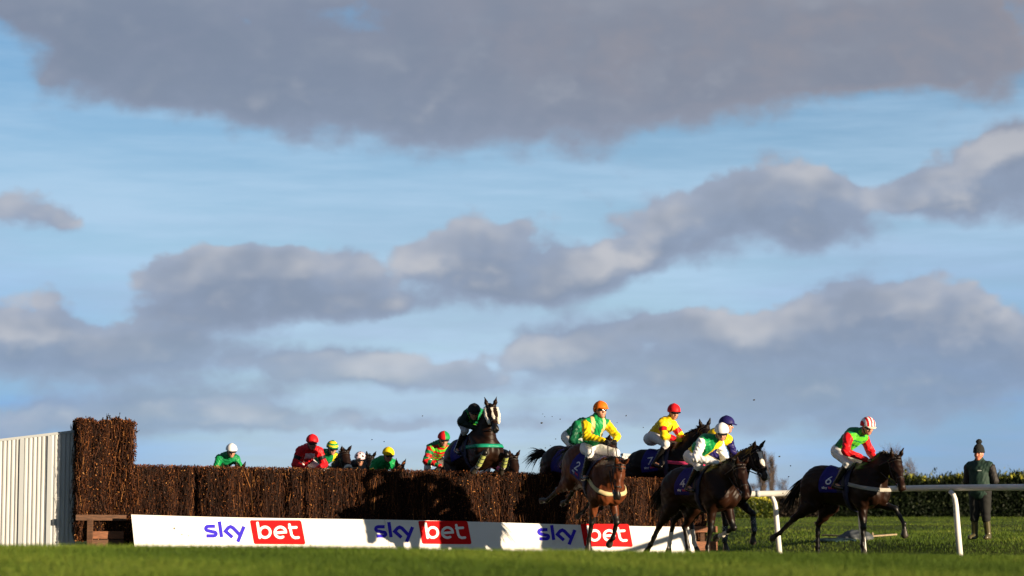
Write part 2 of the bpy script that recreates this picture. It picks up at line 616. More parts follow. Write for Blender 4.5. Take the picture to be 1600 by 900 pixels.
def ribbon(pts, w, cap=True):
    P = [np.array(p, float) for p in pts]
    L, Rr = [], []
    for i, p in enumerate(P):
        d0 = p - P[i - 1] if i else P[1] - p
        d1 = P[i + 1] - p if i < len(P) - 1 else p - P[i - 1]
        d0 = d0 / (np.linalg.norm(d0) + 1e-9); d1 = d1 / (np.linalg.norm(d1) + 1e-9)
        n0 = np.array((-d0[1], d0[0])); n1 = np.array((-d1[1], d1[0]))
        m = n0 + n1; m /= (np.linalg.norm(m) + 1e-9)
        s = w / 2 / max(.45, m.dot(n0))
        L.append(p + m * s); Rr.append(p - m * s)
    V = L + Rr
    n = len(P)
    F = [[i, i + 1, n + i + 1, n + i] for i in range(n - 1)]
    if cap:
        for e, s in ((0, -1), (n - 1, 1)):
            d = (P[0] - P[1]) if e == 0 else (P[-1] - P[-2])
            d /= np.linalg.norm(d); nn = np.array((-d[1], d[0]))
            b = len(V)
            k = 7
            for q in range(k):
                t = -math.pi / 2 + math.pi * q / (k - 1)
                V.append(P[e] + (d * math.cos(t) + nn * math.sin(t)) * w / 2)
            F.append([b + q for q in range(k)])
    return V, F

DIGITS = {
    '2': [arc(.5, .72, .38, .28, 170, -25) + [(.1, .0), (.9, .0)]],
    '4': [[(.62, 1.0), (.05, .3), (.95, .3)], [(.66, .62), (.66, -.02)]],
    '6': [[(.85, .98)] + arc(.55, .32, .45, .34, 150, 190, 4) + arc(.5, .3, .38, .3, 190, 530, 20)],
    '7': [[(.1, 1), (.9, 1), (.35, 0)]],
    '5': [[(.85, 1), (.25, 1), (.18, .55)] + arc(.48, .33, .36, .32, 110, -150, 14)],
    '1': [[(.3, .8), (.55, 1), (.55, 0)]],
    '3': [arc(.45, .74, .33, .26, 150, -80, 12) + arc(.45, .27, .38, .28, 80, -150, 14)],
    '8': [arc(.5, .75, .28, .25, 0, 360, 16), arc(.5, .26, .36, .27, 0, 360, 16)],
    '9': [arc(.5, .68, .36, .3, 0, 360, 18), [(.86, .68), (.7, 0)]],
}
# the two words in the strokes of the board's lettering, in eighths of a photograph pixel
WORD_ONE = [
    [(288, 178), (208, 179)] + arc(205, 207, 32, 28, -90, -270, 8) + [(262, 249)] + arc(268, 274, 33, 25, -90, 90, 8) + [(180, 299)],
    [(342, 118), (370, 315)],
    [(505, 318), (418, 240), (455, 196), (482, 184), (512, 198), (598, 287)],
    [(650, 182), (572, 374)],
]
WORD_TWO = [
    [(818, 138), (846, 322)],
    arc(912, 254, 66, 66, 180, 540, 26),
    [(1040, 262), (1170, 252)] + arc(1103, 255, 68, 66, 0, -300, 26)[1:],
    [(1216, 158), (1244, 285), (1262, 312), (1290, 324), (1330, 320)],
    [(1216, 198), (1302, 193)],
]
WORD_PANEL = [(725, 118), (735, 102), (1345, 104), (1366, 122), (1416, 388), (1402, 406), (790, 401), (774, 388)]

# ------------------------------------------------------------------ horses
M_HOOF = material('hoof', (.035, .028, .022), .45)
M_WHITEHAIR = material('white hair', (.72, .66, .58), .7, noise=.08)
M_EYE = material('eye', (.01, .008, .006), .12)
M_MANE = material('mane hair', (.010, .008, .007), .5, spec=.35)
M_LEATHER = material('dark leather', (.018, .012, .010), .45)
M_TAN = material('tan leather', (.16, .06, .025), .45)
M_STEEL = material('steel', (.6, .6, .6), .3, metal=1.0)
M_FLEECE = material('fleece', (.78, .74, .64), .9, bump=.8, bscale=90)
M_CLOTH = material('blue saddle cloth', (.016, .014, .17), .65, noise=.1, bump=.2, spec=.2)
M_CLOTHDARK = material('navy cloth', (.012, .012, .05), .6)
M_PRINTW = material('white print', (.75, .75, .85), .6)
M_PRINTR = material('red print', (.55, .03, .09), .6)
COATS = {}
def coat(kind):
    if kind not in COATS:
        c = {'bay': ((.100, .027, .009), (.007, .005, .004)), 'darkbay': ((.016, .0052, .0022), (.004, .0032, .003)),
             'brown': ((.0135, .0048, .0022), (.004, .0032, .003)), 'black': ((.0065, .0036, .0027), (.004, .0032, .003)),
             'chestnut': ((.17, .055, .018), (.10, .03, .012))}[kind]
        COATS[kind] = (material(kind + ' coat', c[0], .46, noise=.35, nscale=5, bump=.10, bscale=18, spec=.18),
                       material(kind + ' points', c[1], .42, noise=.2, nscale=9, spec=.4))
    return COATS[kind]

def horse_prims(P):
    pr = []
    A = pr.append
    # trunk
    A(Ell((.24, 0, 1.18), (.50, .265, .37), .08, 0))
    A(Ell((-.18, 0, 1.20), (.50, .265, .30), .10, 0))
    A(Ell((-.55, 0, 1.27), (.36, .255, .285), .10, 0))
    A(Ell((-.48, 0, 1.43), (.30, .12, .13), .12, 0))
    A(Ell((.30, 0, 1.47), (.34, .085, .14), .12, 0))
    for s in (-1, 1):
        A(Ell((.60, .105 * s, 1.09), (.17, .12, .20), .06, 0))
        A(Cone((.36, .15 * s, 1.42), (.60, .175 * s, 1.10), .11, .12, .07, 0))
        A(Ell((.40, .20 * s, 1.02), (.16, .08, .19), .06, 0))
        A(Ell((-.70, .125 * s, 1.15), (.20, .125, .28), .08, 0))
    # neck
    poll = np.array(P['poll'], float)
    nose = np.array(P['nose'], float)
    H = Frame(poll, nose, P.get('up', (0, 0, 1)) if abs(nose[2]) < .93 * np.linalg.norm(nose) else (1, 0, .3))
    b0 = np.array((.42, 0, 1.26))
    tgt = H.p(.02, 0, -.10)
    mid = (b0 * .45 + tgt * .55) + np.array(P.get('arch', (-.02, 0, .05)))
    q1 = (b0 * .8 + tgt * .2) + np.array((.0, 0, .04))
    A(Cone(b0, q1, .29, .255, .08, 1, .62))
    A(Cone(q1, mid, .25, .17, .07, 1, .62))
    A(Cone(mid, tgt, .17, .125, .06, 1, .68))
    crest = []
    # head
    Mx = H.M
    A(Ell(H.p(.09, 0, -.075), (.16, .098, .115), .04, 2, Mx))
    for s in (-1, 1):
        A(Ell(H.p(.19, .042 * s, -.155), (.135, .05, .12), .04, 2, Mx))
        A(Ell(H.p(.19, .072 * s, -.035), (.075, .028, .03), .02, 2, Mx))
    A(Cone(H.p(.10, 0, -.055), H.p(.40, 0, -.055), .082, .060, .04, 2))
    A(Cone(H.p(.22, 0, -.022), H.p(.52, 0, -.040), .048, .044, .03, 2))
    A(Cone(H.p(.20, 0, -.19), H.p(.50, 0, -.125), .055, .040, .05, 2))
    A(Ell(H.p(.53, 0, -.072), (.072, .062, .068), .04, 2, Mx))
    A(Ell(H.p(.545, 0, -.125), (.05, .045, .035), .02, 2, Mx))
    for s in (-1, 1):
        A(Ell(H.p(.575, .035 * s, -.055), (.03, .026, .03), .015, 2, Mx))
        A(Ell(H.p(.592, .042 * s, -.062), (.012, .008, .017), .004, 8, Mx))
        A(Ell(H.p(.185, .093 * s, -.058), (.022, .012, .017), .006, 7, Mx))
        ea = P.get('ear', (-.35, .94))
        b = H.p(-.005, .062 * s, -.02)
        e = b + Mx @ np.array((ea[0], .28 * s, ea[1])) * .185
        m = b * .55 + e * .45
        A(Cone(b, m, .033, .036, .02, 3))
        A(Cone(m, e, .036, .008, .015, 3))
    # legs
    J = {}
    def fore(name, s):
        a1, a2, a3, spl = P[name]
        E = np.array((.42, .165 * s, .96))
        def step(p, L, ang, sp=spl):
            return p + L * np.array((math.sin(R(ang)) * math.cos(R(sp)), s * math.sin(R(sp)), -math.cos(R(ang)) * math.cos(R(sp))))
        K = step(E, .43, a1); Fk = step(K, .30, a2); Pa = step(Fk, .115, a3); Hf = step(Pa, .075, a3 * .8)
        up = step(E, -.16, -12, 0)
        A(Cone(up, E, .13, .115, .06, 4, .75)); A(Cone(E, K, .098, .050, .03, 4))
        A(Ell(K + np.array((.008, 0, 0)), (.052, .050, .060), .02, 5))
        A(Cone(K, Fk, .042, .033, .012, 5)); A(Ell(Fk, (.046, .042, .046), .015, 5)); A(Cone(Fk, Pa, .035, .038, .012, 5))
        A(Cone(Pa, Hf, .046, .060, .008, 6))
        J[name] = (E, K, Fk, Pa, Hf)
    def hind(name, s):
        t0, t1, t2, t3, spl = P[name]
        Hp = np.array((-.52, .145 * s, 1.20))
        def step(p, L, ang, sp=spl):
            return p + L * np.array((math.sin(R(ang)) * math.cos(R(sp)), s * math.sin(R(sp)), -math.cos(R(ang)) * math.cos(R(sp))))
        S = step(Hp, .32, t0, 3); K = step(S, .44, t1); Fk = step(K, .40, t2); Pa = step(Fk, .115, t3); Hf = step(Pa, .075, t3 * .8)
        A(Cone(Hp, S, .20, .135, .07, 4, .68)); A(Cone(S, K, .128, .050, .04, 4, .85))
        A(Cone(np.array((-.76, .12 * s, 1.06)), K * .55 + S * .45, .11, .06, .06, 4, .8))
        heel = K + .055 * (np.array((-1, 0, .35)) if True else 0)
        A(Ell(K, (.058, .046, .062), .02, 5)); A(Cone(heel, K, .026, .04, .02, 5))
        A(Cone(K, Fk, .046, .036, .012, 5)); A(Ell(Fk, (.046, .042, .046), .015, 5)); A(Cone(Fk, Pa, .036, .040, .012, 5))
        A(Cone(Pa, Hf, .046, .058, .008, 6))
        J[name] = (S, K, Fk, Pa, Hf)
    fore('fl', 1); fore('fr', -1); hind('hl', 1); hind('hr', -1)
    return pr, H, J, mid

GALLOP = dict(poll=(1.12, 0, 1.74), nose=(.70, 0, -.62), fl=(40, 5, 10, 0), fr=(5, -5, 25, 0), hl=(-5, -45, -40, -55, 2), hr=(20, -42, 5, 20, 2))

def hair_strands(name, roots, dirs, length, width, n_seg, parent, mat, xf, seed, droop=.0, spread=.25, per=6):
    r = np.random.default_rng(seed)
    V, F = [], []
    for p, d in zip(roots, dirs):
        for _ in range(per):
            d0 = np.array(d) + r.normal(0, spread, 3); d0 /= np.linalg.norm(d0)
            L = length * r.uniform(.6, 1.1)
            side = np.cross(d0, r.normal(0, 1, 3)); side /= np.linalg.norm(side) + 1e-9
            q = np.array(p) + r.normal(0, .008, 3)
            b = len(V)
            for k in range(n_seg + 1):
                t = k / n_seg
                w = width * (1 - t * .92)
                c = q + d0 * L * t + np.array((0, 0, -droop)) * t * t * L
                V += [c + side * w, c - side * w]
            for k in range(n_seg):
                F.append([b + 2 * k, b + 2 * k + 1, b + 2 * k + 3, b + 2 * k + 2])
    V = np.array(V)
    return mesh_obj(name, xf(V), F, mat, parent)

def make_horse(label, loc, yaw, P, kind, pitch=0, lift=0, h=.016, blaze=0, socks=(), number=None, noseband=None,
               breast=None, cheek=False, bandage=None, tail_dir=(-.75, 0, -.55), hand=None, cloth=True, group='racehorses in the steeplechase', seed=0, muzzle_light=False):
    root = empty('racehorse', loc, yaw)
    tag(root, label, 'horse', group)
    cp, sp = math.cos(R(pitch)), math.sin(R(pitch))
    def xf(V):
        V = np.asarray(V, float)
        x, z = V[..., 0], V[..., 2] - 1.2
        return np.stack([x * cp - z * sp, V[..., 1], 1.2 + x * sp + z * cp + lift], -1)
    pr, H, J, mid = horse_prims(P)
    mc, mp = coat(kind)
    mats = [mc, mp, M_HOOF, M_WHITEHAIR, M_EYE]
    def colour(C, T):
        m = np.zeros(len(C), int)
        m[T == 5] = 1
        for nm in ('fl', 'fr'):
            E, K = J[nm][:2]
            m[(T == 4) & (np.linalg.norm(C - K, axis=1) < .14 + .05 * np.sin(C[:, 0] * 47 + C[:, 1] * 61) * np.sin(C[:, 2] * 53))] = 1
        m[T == 6] = 2
        L = H.loc(C)
        head = (T == 2) | (T == 8)
        m[head & (L[:, 0] > .47)] = 1
        if muzzle_light:
            m[head & (L[:, 0] > .44)] = 0
        if blaze:
            w = blaze * (.030 - .028 * np.clip((L[:, 0] - .16) / .34, 0, .8)) + .012 * np.sin(L[:, 0] * 23 + 1)
            m[head & (np.abs(L[:, 1] + .006) < w) & (L[:, 2] > -.07) & (L[:, 0] > .05) & (L[:, 0] < .50)] = 3
            m[head & (L[:, 0] > .46) & (L[:, 1] > -.01) & (L[:, 2] > -.10)] = 3 if blaze > 1.05 else 1
        m[T == 7] = 4
        m[T == 8] = 4
        for nm, up in socks:
            K, Fk, Pa = J[nm][1], J[nm][2], J[nm][3]
            a = Fk + (K - Fk) * up
            d = np.linalg.norm(C - Fk, axis=1) < np.linalg.norm(a - Fk) + .05
            ax = (Pa - K) / np.linalg.norm(Pa - K)
            m[(T == 5) & d & ((C - a) @ ax > 0)] = 3
        return m
    body, fld = surf_obj('body', pr, h, mats, root, colour, xf, folds(.0045, .55, seed))
    # mane and forelock, short and dark
    w0 = np.array((.36, 0, 1.585))
    top = H.p(-.02, 0, .015)
    rts, drs = [], []
    for i in range(26):
        t = i / 25
        c = w0 * (1 - t) ** 2 + 2 * t * (1 - t) * (mid + np.array((-.06, 0, .20))) + top * t * t
        o = fld.shoot(c - np.array((-.10, 0, .12)), np.array((-.5, 0, .85)), .4, 50)
        rts.append(o); drs.append((-.35, -.55 if seed % 2 else .55, .35))
    hair_strands('mane', rts, drs, .11, .012, 3, root, M_MANE, xf, seed + 1, .8, .3, 7)
    fr = [H.p(.0 + .01 * i, 0, .03) for i in range(4)]
    hair_strands('forelock', fr, [H.M @ np.array((.9, 0, .25))] * 4, .075, .009, 3, root, M_MANE, xf, seed + 2, .2, .3, 6)
    # tail
    dock = np.array((-.88, 0, 1.36))
    td = np.array(tail_dir, float)
    tr, tdv = [], []
    for i in range(9):
        t = i / 8
        tr.append(dock + td * .30 * t + np.array((0, 0, .05)) * math.sin(t * 3.1)); tdv.append(td + np.array((0, 0, -.25 * t)))
    tail = hair_strands('tail', tr, tdv, .52, .016, 5, root, M_MANE, xf, seed + 3, .35, .16, 16)
    # bridle
    def ring(c, x, w, a0, a1, n=28, off=.006, prof=None, Fm=H):
        prof = prof or [0, 0, 0]
        us = np.linspace(-w / 2, w / 2, len(prof))
        th = np.radians(np.linspace(a0, a1, n))
        O = np.array([[Fm.p(x + u, 0, c) for _ in th] for u in us])
        Dv = np.array([[Fm.M @ np.array((0, math.sin(t), math.cos(t))) for t in th] for _ in us])
        Q = fld.shoot(O, Dv, .3, 50)
        Dn = Dv / np.linalg.norm(Dv, axis=-1, keepdims=True)
        return Q + Dn * (off + np.array(prof)[:, None, None])
    if noseband is not None:
        nb = strip_obj('noseband', ring(-.085, .38, .075, 0, 360, 30, .004, [0, .02, .028, .02, 0]), noseband, root, xf)
    b1 = ring(-.085, .39, .022, 0, 360)
    b2 = ring(-.06, .075, .02, -115, 115)
    b3 = ring(-.10, .02, .02, 0, 360)
    V = np.concatenate([q.reshape(-1, 3) for q in (b1, b2, b3)])
    F = []; base = 0
    for q in (b1, b2, b3):
        F += [[i + base for i in f] for f in grid_faces(q.shape[0], q.shape[1])]; base += q.shape[0] * q.shape[1]
    for s in (-1, 1):
        xs = np.linspace(.03, .47, 16); ws = np.radians(np.linspace(-7, 7, 3)) + math.radians(100)
        O = np.array([[H.p(x, 0, -.06 - .10 * (x / .47)) for _ in ws] for x in xs])
        Dv = np.array([[H.M @ np.array((0, s * math.sin(w), math.cos(w))) for w in ws] for _ in xs])
        q = fld.shoot(O, Dv, .25, 40, .006)
        F += [[i + base for i in f] for f in grid_faces(16, 3)]; base += 48
        V = np.concatenate([V, q.reshape(-1, 3)])
    br = mesh_obj('bridle', xf(V), F, M_LEATHER, root)
    so = br.modifiers.new('thickness', 'SOLIDIFY'); so.thickness = .006; so.offset = 0
    bits = []
    for s in (-1, 1):
        mb = MB()
        c = fld.shoot(H.p(.47, 0, -.125), H.M @ np.array((0, s, 0)), .2, 40, .012)
        bits.append(c)
        pts = [xf(np.array(c + H.M @ np.array((math.cos(t) * .035, 0, math.sin(t) * .035)))) for t in np.linspace(0, 6.28, 13)]
        mb.tube(pts, .006, 5, caps=False)
        mb.build('bit_ring', M_STEEL, br, True)
    if hand is None:
        hand = [(.52, .07, 1.70), (.52, -.07, 1.70)]
    mb = MB()
    for c, hd in zip((bits[1], bits[0]), hand):
        a = Vector(xf(np.array(c))); b = Vector(hd)
        side = .10 if hd[1] >= 0 else -.10
        m = a.lerp(b, .55) + Vector((0, side * .5, -.03))
        pts = [a.lerp(m, t) * (1 - t) + m.lerp(b, t) * t for t in np.linspace(0, 1, 10)]
        mb.tube(pts, .010, 5)
    mb.build('reins', M_LEATHER if not noseband else M_TAN, root, True)
    # saddle cloth wrapped over the back, saddle, girth
    if cloth:
        us = np.linspace(-.33, .22, 16)
        th = np.radians(np.linspace(-108, 108, 40))
        def wrap(u, t, off):
            u, t = np.broadcast_arrays(u, t)
            O = np.stack([u, 0 * u, np.full(u.shape, 1.20)], -1)
            Dv = np.stack([0 * u, np.sin(t), np.cos(t)], -1)
            return fld.shoot(O, Dv, .6, 80, off)
        back = .07 * np.abs(np.sin(th))[None, :] * np.linspace(-1, 0, 16)[:, None]
        Q = wrap(us[:, None] + back, th[None, :], .016)
        cl = strip_obj('saddle_cloth', Q, [M_CLOTH, M_CLOTHDARK], root, xf, thick=.008)
        nv_ = len(th) - 1
        cl.data.polygons.foreach_set('material_index', np.array([1 if us[i // nv_] > -.02 else 0 for i in range(len(cl.data.polygons))], dtype=np.int32))
        if number:
            for s in (-1, 1):
                VV, FF, MM = [], [], []
                def flush(nm):
                    no = mesh_obj(nm, xf(np.array(VV)), FF, [M_PRINTW, M_PRINTR], cl, MM)
                    so = no.modifiers.new('thickness', 'SOLIDIFY'); so.thickness = .003; so.offset = 0
                    VV.clear(); FF.clear(); MM.clear()
                def put(pts2, w, mi, lay):
                    v, f = ribbon(pts2, w)
                    # densify is not needed: strokes are short
                    v = np.array(v)
                    uu = v[:, 0] * (1 if s < 0 else -1)
                    ang = s * (1.98 - (v[:, 1]) / .33)
                    p = wrap(-.20 + uu - (.0 if s < 0 else 0), ang, .024 + lay)
                    b = len(VV); VV.extend(p); FF.extend([[i + b for i in q] for q in f]); MM.extend([mi] * len(f))
                for q in DIGITS[number]:
                    ptsf = []
                    for k in range(len(q) - 1):
                        for t in (0, .34, .67): ptsf.append((q[k][0] * (1 - t) + q[k + 1][0] * t, q[k][1] * (1 - t) + q[k + 1][1] * t))
                    ptsf.append(q[-1])
                    put([((x - .5) * .13 - (.0), .20 + y * .15) for x, y in ptsf], .025, 0, 0)
                flush('cloth_number')
                for strokes, ox, mi in ((WORD_ONE, 0, 0), (WORD_TWO, 0, 1)):
                    for li, q in enumerate(strokes):
                        put([((x - 770) / 1270 * .27, .125 - (y - 250) / 1270 * .27) for x, y in q], .011, mi, .001 * li)
                    flush('cloth_lettering')
        sad, _ = surf_obj('saddle', [Ell((.02, 0, 1.515), (.24, .14, .045), .03), Ell((.20, 0, 1.555), (.07, .10, .05), .05), Cone((.05, .17, 1.48), (.12, .29, 1.22), .05, .035, .04, 0), Cone((.05, -.17, 1.48), (.12, -.29, 1.22), .05, .035, .04, 0)], .02, M_LEATHER, root, None, xf)
        th = np.radians(np.linspace(0, 360, 48)); us = np.linspace(.10, .20, 3)
        O = np.array([[(u, 0, 1.15) for _ in th] for u in us]); Dv = np.array([[(0, math.sin(t), math.cos(t)) for t in th] for _ in us])
        strip_obj('girth', fld.shoot(O, Dv, .6, 80, .02), M_CLOTHDARK, root, xf, thick=.008)
    if breast is not None:
        th = np.radians(np.linspace(-118, 118, 44)); us = np.linspace(-.032, .032, 3)
        O = np.array([[(.34, 0, 1.20 + u) for _ in th] for u in us])
        Dv = np.array([[(math.cos(t), math.sin(t), -.10 * math.cos(t) + .10 * (1 - math.cos(t))) for t in th] for _ in us])
        strip_obj('breastplate', fld.shoot(O, Dv, .6, 80, .014), breast, root, xf, thick=.014)
    if cheek:
        for s in (-1, 1):
            surf_obj('cheekpiece', [Cone(H.p(.03, .105 * s, -.05), H.p(.17, .112 * s, -.075), .036, .040, .02), Cone(H.p(.17, .112 * s, -.075), H.p(.36, .085 * s, -.085), .040, .034, .02)], .012, M_FLEECE, root, None, xf, folds(.004, 2.2))
    if bandage is not None:
        bm, legs = bandage
        for nm in legs:
            K, Fk = J[nm][1], J[nm][2]
            surf_obj('leg_bandage', [Cone(K + (Fk - K) * .18, K + (Fk - K) * .95, .050, .050, .02)], .012,
                     [bm, M_CLOTHDARK, M_PRINTW], root, (lambda C, T, K=K, Fk=Fk: np.where(np.abs(((C - K) @ (Fk - K) / (Fk - K).dot(Fk - K)) % .28 - .14) < .03, 1, 0)) if bm is not M_BOOTDOT else
                     (lambda C, T: np.where((np.sin(C[:, 2] * 120) * np.sin(C[:, 1] * 110 + C[:, 0] * 90) > .86), 2, 0)), xf)
    return root, xf
M_BOOTDOT = material('teal boot', (.006, .022, .034), .5)
M_BANDYEL = material('lime bandage', (.36, .40, .11), .7)

# ------------------------------------------------------------------ people
M_SKIN = material('skin', (.52, .25, .16), .5, noise=.08, nscale=30)
M_LIP = material('lips', (.40, .13, .10), .45)
M_GLASS = material('goggle lens', (.006, .006, .008), .08, spec=.8)
M_HAIR = material('hair', (.03, .018, .012), .6)
M_BREECH = material('white breeches', (.76, .75, .74), .6, noise=.04, bump=.2, bscale=14)
M_BOOT = material('black boot', (.010, .009, .010), .25)
M_GLOVE = material('black glove', (.012, .012, .013), .6)
WHITE, BLACK, RED, YELLOW = (.82, .82, .84), (.012, .012, .014), (.62, .012, .018), (.85, .60, .012)
GREEN, EMERALD, DKGREEN, LIME, ORANGE, NAVY, PINK = (.008, .26, .07), (.008, .19, .065), (.006, .085, .04), (.10, .50, .03), (.85, .17, .012), (.018, .014, .11), (.78, .16, .30)

CROUCH = dict(P=(-.28, .27), C=(.10, .47), N=(.27, .53), Hd=(.395, .625), sh=(.15, .20, .47), el=(.18, .30, .20), wr=(.42, .085, .10),
              hip=(-.26, .10, .24), kn=(.13, .25, .08), an=(-.12, .285, -.28), to=(.06, .32, -.33))

def v3(p, s=1):
    return np.array((p[0], p[1] * s, p[2]), float) if len(p) == 3 else np.array((p[0], 0, p[1]), float)

def face_prims(Hf, Nk, A, k=.02):
    M = Hf.M
    A(Ell(Hf.p(-.005, 0, .035), (.100, .080, .108), .03, 1, M))
    A(Ell(Hf.p(.030, 0, -.048), (.068, .064, .084), .03, 1, M))
    A(Ell(Hf.p(.068, 0, -.098), (.026, .030, .024), .02, 1, M))
    A(Cone(Hf.p(.085, 0, .012), Hf.p(.114, 0, -.030), .011, .016, .012, 1))
    A(Ell(Hf.p(.088, 0, -.068), (.014, .027, .012), .008, 2, M))
    for s in (-1, 1):
        A(Ell(Hf.p(.062, .043 * s, -.028), (.030, .025, .022), .02, 1, M))
        A(Ell(Hf.p(.082, .033 * s, .008), (.012, .015, .009), .005, 3, M))
        A(Ell(Hf.p(-.005, .078 * s, -.01), (.026, .012, .034), .01, 1, M))
    A(Cone(Nk, Hf.p(-.025, 0, -.05), .064, .056, .04, 1))

def hand_prims(W, f, up, A, tg):
    """a closed hand: palm, four bent fingers, thumb from the side of the palm"""
    fr = Frame(W, f, up)
    A(Ell(fr.p(.050, 0, 0), (.050, .042, .024), .015, tg, fr.M))
    for i in range(4):
        y = (i - 1.5) * .0205
        L = (.036, .042, .040, .032)[i]
        a = fr.p(.082, y, .006); b = fr.p(.086 + L * .55, y, -.022); c = fr.p(.080 + L * .2, y, -.048); d = fr.p(.058, y, -.046)
        A(Cone(a, b, .0105, .0098, .004, tg)); A(Cone(b, c, .0098, .009, .004, tg)); A(Cone(c, d, .009, .0085, .004, tg))
    sgn = 1 if fr.M[1, 1] * W[1] <= 0 else -1
    a = fr.p(.025, .034 * sgn, -.008); b = fr.p(.058, .050 * sgn, -.022); c = fr.p(.085, .036 * sgn, -.036)
    A(Cone(a, b, .014, .012, .008, tg)); A(Cone(b, c, .012, .010, .004, tg))

def helmet_parts(Hf, root, off, cap, h, peak=True, goggles=True, visor=BLACK):
    """cap = (list of colours, function of local coords -> index)"""
    cols, fn = cap
    mats = [silk(c, .5) for c in cols]
    tilt = .22
    def cut(D, X, Y, Z):
        x, y, z = [(X - Hf.o[0]) * Hf.M[0, i] + (Y - Hf.o[1]) * Hf.M[1, i] + (Z - Hf.o[2]) * Hf.M[2, i] for i in range(3)]
        back = np.where(x < -.02, .55 * (x + .02), 0)
        return np.maximum(D, -(z - .030 - tilt * 0 * x - back))
    def colr(C, T):
        return fn(Hf.loc(C)).astype(int)
    prim = [Ell(Hf.p(-.008, 0, .042), (.146, .126, .134), .03, 0, Hf.M), Ell(Hf.p(-.02, 0, .166), (.022, .022, .014), .02, 0, Hf.M)]
    hm, _ = surf_obj('helmet', prim, h, mats, root, colr, off, cut)
    if peak:
        surf_obj('peak', [Ell(Hf.p(.130, 0, .036), (.064, .092, .012), .01, 0, Hf.turned(.20))], h, [silk(visor)], hm, None, off)
    mb = MB()
    for s in (-1, 1):
        mb.tube([off(Hf.p(*q)) for q in ((-.02, .094 * s, .03), (.005, .088 * s, -.04), (.04, .058 * s, -.105), (.055, 0, -.125))], .007, 5)
    mb.build('chin_strap', M_GLOVE, root, True)
    if goggles:
        surf_obj('goggles', [Ell(Hf.p(.048, 0, .010), (.062, .080, .028), .01, 0, Hf.M), Ell(Hf.p(.088, .034, .008), (.022, .036, .024), .01, 0, Hf.M), Ell(Hf.p(.088, -.034, .008), (.022, .036, .024), .01, 0, Hf.M)], h, [M_GLASS], root, None, off)

def plain(c):
    return ([c], lambda L: np.zeros(len(L)))

def arm_t(C, S, E, W):
    u = E - S; w = W - E
    t1 = np.clip((C - S) @ u / u.dot(u), 0, 1); t2 = np.clip((C - E) @ w / w.dot(w), 0, 1)
    d1 = np.linalg.norm(C - S - t1[:, None] * u, axis=1); d2 = np.linalg.norm(C - E - t2[:, None] * w, axis=1)
    return np.where(d1 < d2, t1, 1 + t2)

